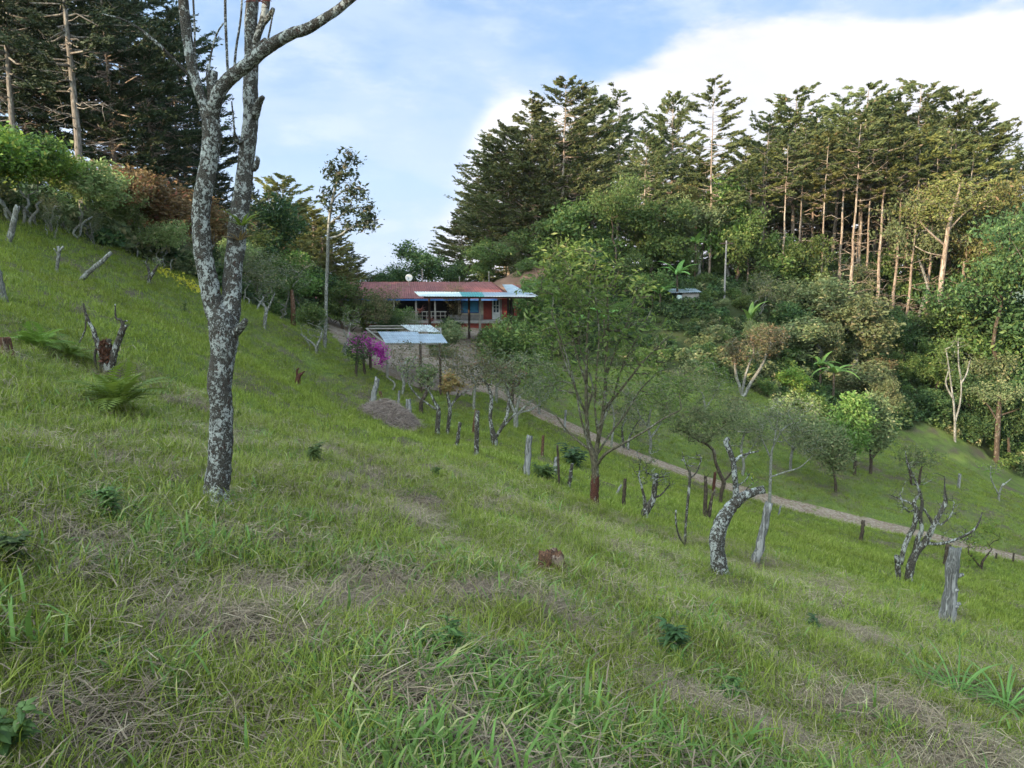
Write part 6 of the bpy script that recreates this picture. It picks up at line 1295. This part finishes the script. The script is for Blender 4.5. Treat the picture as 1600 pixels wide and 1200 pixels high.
# ------------------------------------------------------------------ grass and undergrowth (scattered)
def tuft(seed, kind):
    rng = np.random.default_rng(seed); V = []; Q = []; tt = []; n = 0
    spec = {'fine': (15, .155, .0050, .9, .06), 'fine2': (18, .11, .0055, 1.2, .08), 'broad': (9, .16, .014, 1.4, .07), 'dry': (22, .15, .0042, 1.6, .09), 'far': (18, .25, .018, 1.0, .17), 'fardry': (14, .30, .020, .6, .20)}[kind]
    nb, ln, w, arch, sp = spec
    for k in range(nb):
        a = rng.random()*6.283; flat = kind in ('dry', 'fardry')
        el = rng.uniform(.02, .35) if flat else rng.uniform(.75, 1.5); l = ln*(0.5+0.8*rng.random()); wd = w*(0.7+0.6*rng.random())
        p = np.array((rng.normal()*sp, rng.normal()*sp, -0.01+(0.035*rng.random() if flat else 0))); hz = np.array((math.cos(a), math.sin(a), 0)); sd = np.array((-math.sin(a), math.cos(a), 0)); f = rng.random()*6.28; sd = sd*math.cos(f*0.15)
        if flat: p = p-hz*l*0.5
        m = 3; t0 = rng.random()*0.84 if rng.random() > 0.07 else 0.97
        for i in range(m+1):
            s = i/m; ww = wd*(1-s**1.6)*0.5+0.0004; V += [p-sd*ww, p+sd*ww]; tt += [t0*(0.85+0.15*s)]*2
            v = hz*math.cos(el)+np.array((0, 0, math.sin(el))); p = p+v*l/m; el -= arch/m*(0.5+rng.random()) if not flat else arch/m*(rng.random()-.4)
        for i in range(m): b = n+i*2; Q.append((b, b+1, b+3, b+2))
        n += (m+1)*2
    mt = {'fine': G_fine, 'fine2': G_fine, 'broad': G_broad, 'dry': G_dry, 'far': G_fine, 'fardry': G_dry}[kind]
    return mk_mesh('tuft_'+kind, V, Q, None, mt, False, {'tint': tt})
def kit_collection(name, meshes):
    c_ = bpy.data.collections.new(name)
    for i, m in enumerate(meshes):
        o = bpy.data.objects.new('%s_%02d' % (name, i), m); c_.objects.link(o)
    return c_
def scatter(name, meshes, pts, rot, scl, idx, shade):
    me = bpy.data.meshes.new(name); me.vertices.add(len(pts)); me.vertices.foreach_set('co', np.asarray(pts, np.float32).ravel())
    for k, typ, v in (('rot', 'FLOAT_VECTOR', rot), ('scl', 'FLOAT', scl), ('idx', 'INT', idx), ('shade', 'FLOAT', shade)):
        a = me.attributes.new(k, typ, 'POINT'); a.data.foreach_set('vector' if typ == 'FLOAT_VECTOR' else 'value', np.asarray(v, np.int32 if typ == 'INT' else np.float32).ravel())
    o = link(name, me); tag(o, kind='stuff')
    ng = bpy.data.node_groups.new(name+'_nodes', 'GeometryNodeTree'); ng.interface.new_socket('Geometry', in_out='INPUT', socket_type='NodeSocketGeometry'); ng.interface.new_socket('Geometry', in_out='OUTPUT', socket_type='NodeSocketGeometry')
    gi = ng.nodes.new('NodeGroupInput'); go = ng.nodes.new('NodeGroupOutput'); ip = ng.nodes.new('GeometryNodeInstanceOnPoints'); ci = ng.nodes.new('GeometryNodeCollectionInfo')
    ci.inputs['Collection'].default_value = kit_collection(name+'_kit', meshes); ci.inputs['Separate Children'].default_value = True; ci.inputs['Reset Children'].default_value = True
    def attr(k, t): n_ = ng.nodes.new('GeometryNodeInputNamedAttribute'); n_.data_type = t; n_.inputs['Name'].default_value = k; return [q for q in n_.outputs if q.enabled and q.name == 'Attribute'][0]
    ng.links.new(gi.outputs[0], ip.inputs['Points']); ng.links.new(ci.outputs[0], ip.inputs['Instance']); ip.inputs['Pick Instance'].default_value = True
    ng.links.new(attr('idx', 'INT'), ip.inputs['Instance Index']); e2r = ng.nodes.new('FunctionNodeEulerToRotation'); ng.links.new(attr('rot', 'FLOAT_VECTOR'), e2r.inputs[0]); ng.links.new(e2r.outputs[0], ip.inputs['Rotation'])
    ng.links.new(attr('scl', 'FLOAT'), ip.inputs['Scale']); ng.links.new(ip.outputs[0], go.inputs[0])
    md = o.modifiers.new('scatter', 'NODES'); md.node_group = ng; return o
def Hm(x, y):
    ix = np.clip(np.searchsorted(xs, x)-1, 0, nx-2); iy = np.clip(np.searchsorted(ys, y)-1, 0, ny-2)
    fx = (x-xs[ix])/(xs[ix+1]-xs[ix]); fy = (y-ys[iy])/(ys[iy+1]-ys[iy]); g = lambda a, b: gz[(iy+b)*nx+ix+a]
    return (g(0, 0)*(1-fx)+g(1, 0)*fx)*(1-fy)+(g(0, 1)*(1-fx)+g(1, 1)*fx)*fy
def grass():
    rng = np.random.default_rng(1234)
    fam = [('fine', 5), ('fine2', 5), ('broad', 4), ('dry', 5), ('far', 4), ('fardry', 3)]
    meshes = []; off = {}
    for k, n_ in fam:
        off[k] = (len(meshes), n_)
        for i in range(n_): meshes.append(tuft(900+len(meshes), k))
    P_ = []; Rr = []; Sc = []; Ix = []; Sh = []
    for r0, r1, dens, far in ((1.2, 4.0, 520, 0), (4.0, 7.0, 420, 0), (7.0, 11, 260, 0), (11, 18, 120, 0), (18, 30, 40, 1), (30, 48, 24, 1), (48, 80, 12, 1)):
        a0, a1 = R(-43), R(43); n_ = int((a1-a0)/2*(r1*r1-r0*r0)*dens); a = rng.uniform(a0, a1, n_); r = np.sqrt(rng.uniform(r0*r0, r1*r1, n_)); x = r*np.sin(a); y = r*np.cos(a)
        rd = road_dist(x, y); wd = woodness(x, y); dr_ = dryness(x, y); f2 = vnoise(x/0.35, y/0.35, 71); f3 = fbm(x/1.6, y/1.6, 91, 3); yd = inside(YARD, x, y)
        keep = (rd > 0.85+1.1*vnoise(x/0.8, y/0.8, 72)) & (wd < 0.5) & ~yd
        dv = dr_+(f2-0.5)*0.22
        isdry = dv > 0.675
        keep &= ~(isdry & (rng.random(n_) > (0.85 if not far else 0.6)))
        keep &= ~((dv > 0.58) & ~isdry & (rng.random(n_) < 0.25))
        x, y, dv, isdry, f3, f2 = x[keep], y[keep], dv[keep], isdry[keep], f3[keep], f2[keep]; r = np.hypot(x, y); m = len(x); z = Hm(x, y)
        u = rng.random(m)
        if not far:
            broad = (u < sstep(0.44, 0.60, f3)*np.clip(1.3-r/6.5, 0.0, 1)*0.8+0.04)
            kind = np.where(isdry & (rng.random(m) < 0.8), 3, np.where(broad, 2, np.where(rng.random(m) < 0.5, 0, 1)))
            mixd = (rng.random(m) < 0.20); kind = np.where(mixd, 3, kind)
            sc = (0.55+0.75*rng.random(m))*(0.70+0.75*f3)*(1+0.25*sstep(6, 15, r)); sc = np.where(kind == 3, sc*1.1, sc)
        else:
            kind = np.where(isdry & (rng.random(m) < 0.5), 5, 4); sc = (0.45+0.4*rng.random(m))*(1.0 if r0 < 30 else 1.15)
        names = [q for q, _ in fam]; o_ = np.array([off[q][0] for q in names])[kind]; c_ = np.array([off[q][1] for q in names])[kind]
        Ix.append(o_+(rng.random(m)*c_).astype(int)); Sc.append(sc); P_.append(np.stack([x, y, z], 1)); Rr.append(np.stack([rng.normal(size=m)*.12, rng.normal(size=m)*.12, rng.random(m)*6.283], 1))
        Sh.append(np.clip(0.5+1.2*(fbm(x/2.5, y/2.5, 55, 3)-0.5)+0.22*rng.normal(size=m), 0, 1))
    scatter('meadow_grass', meshes, np.concatenate(P_), np.concatenate(Rr), np.concatenate(Sc), np.concatenate(Ix), np.concatenate(Sh))
grass()
def undergrowth():
    rng = np.random.default_rng(77); ms = []
    for k, (mt, nl) in enumerate([(L_green, 260), (L_deep, 260), (L_olive, 220), (L_deep, 260)]):
        C = blob(rng, nl, (0, 0, .38), (.62, .62, .48), 0.35); V, Q, t = leaves(C, rng, .22, .11, .1); ms.append(mk_mesh('clump', V, Q, None, mt, False, {'tint': t}))
    x = rng.uniform(-60, 100, 15000); y = rng.uniform(28, 128, 15000); w = woodness(x, y); k = w > .5; x, y = x[k], y[k]
    z = Hm(x, y); m = len(x); q = vnoise(x/4, y/4, 5)
    edge = np.clip(rng.random(m)*0.8+q*1.2, 0.4, 1.9)
    idx = np.where(rng.random(m) < 0.6, (vnoise(x/7, y/7, 6)*3.99).astype(int), (rng.random(m)*3.99).astype(int))
    scatter('undergrowth', ms, np.stack([x, y, z-.1], 1), np.stack([np.zeros(m), np.zeros(m), rng.random(m)*6.28], 1), edge, idx, rng.random(m))
undergrowth()

# ------------------------------------------------------------------ air
hz_m, hz_t = newmat('air'); pv = N(hz_t, 'ShaderNodeVolumePrincipled'); pv.inputs['Color'].default_value = (0.80, 0.88, 1.0, 1); pv.inputs['Density'].default_value = 0.00007; pv.inputs['Anisotropy'].default_value = 0.3
o_ = N(hz_t, 'ShaderNodeOutputMaterial'); hz_t.links.new(pv.outputs[0], o_.inputs['Volume'])
zlo = float(gz.min())-160; mb = MB(); mb.box((-5000, -5000, zlo), (5000, 5000, 620)); tag(mb.build('haze', hz_m), kind='stuff')
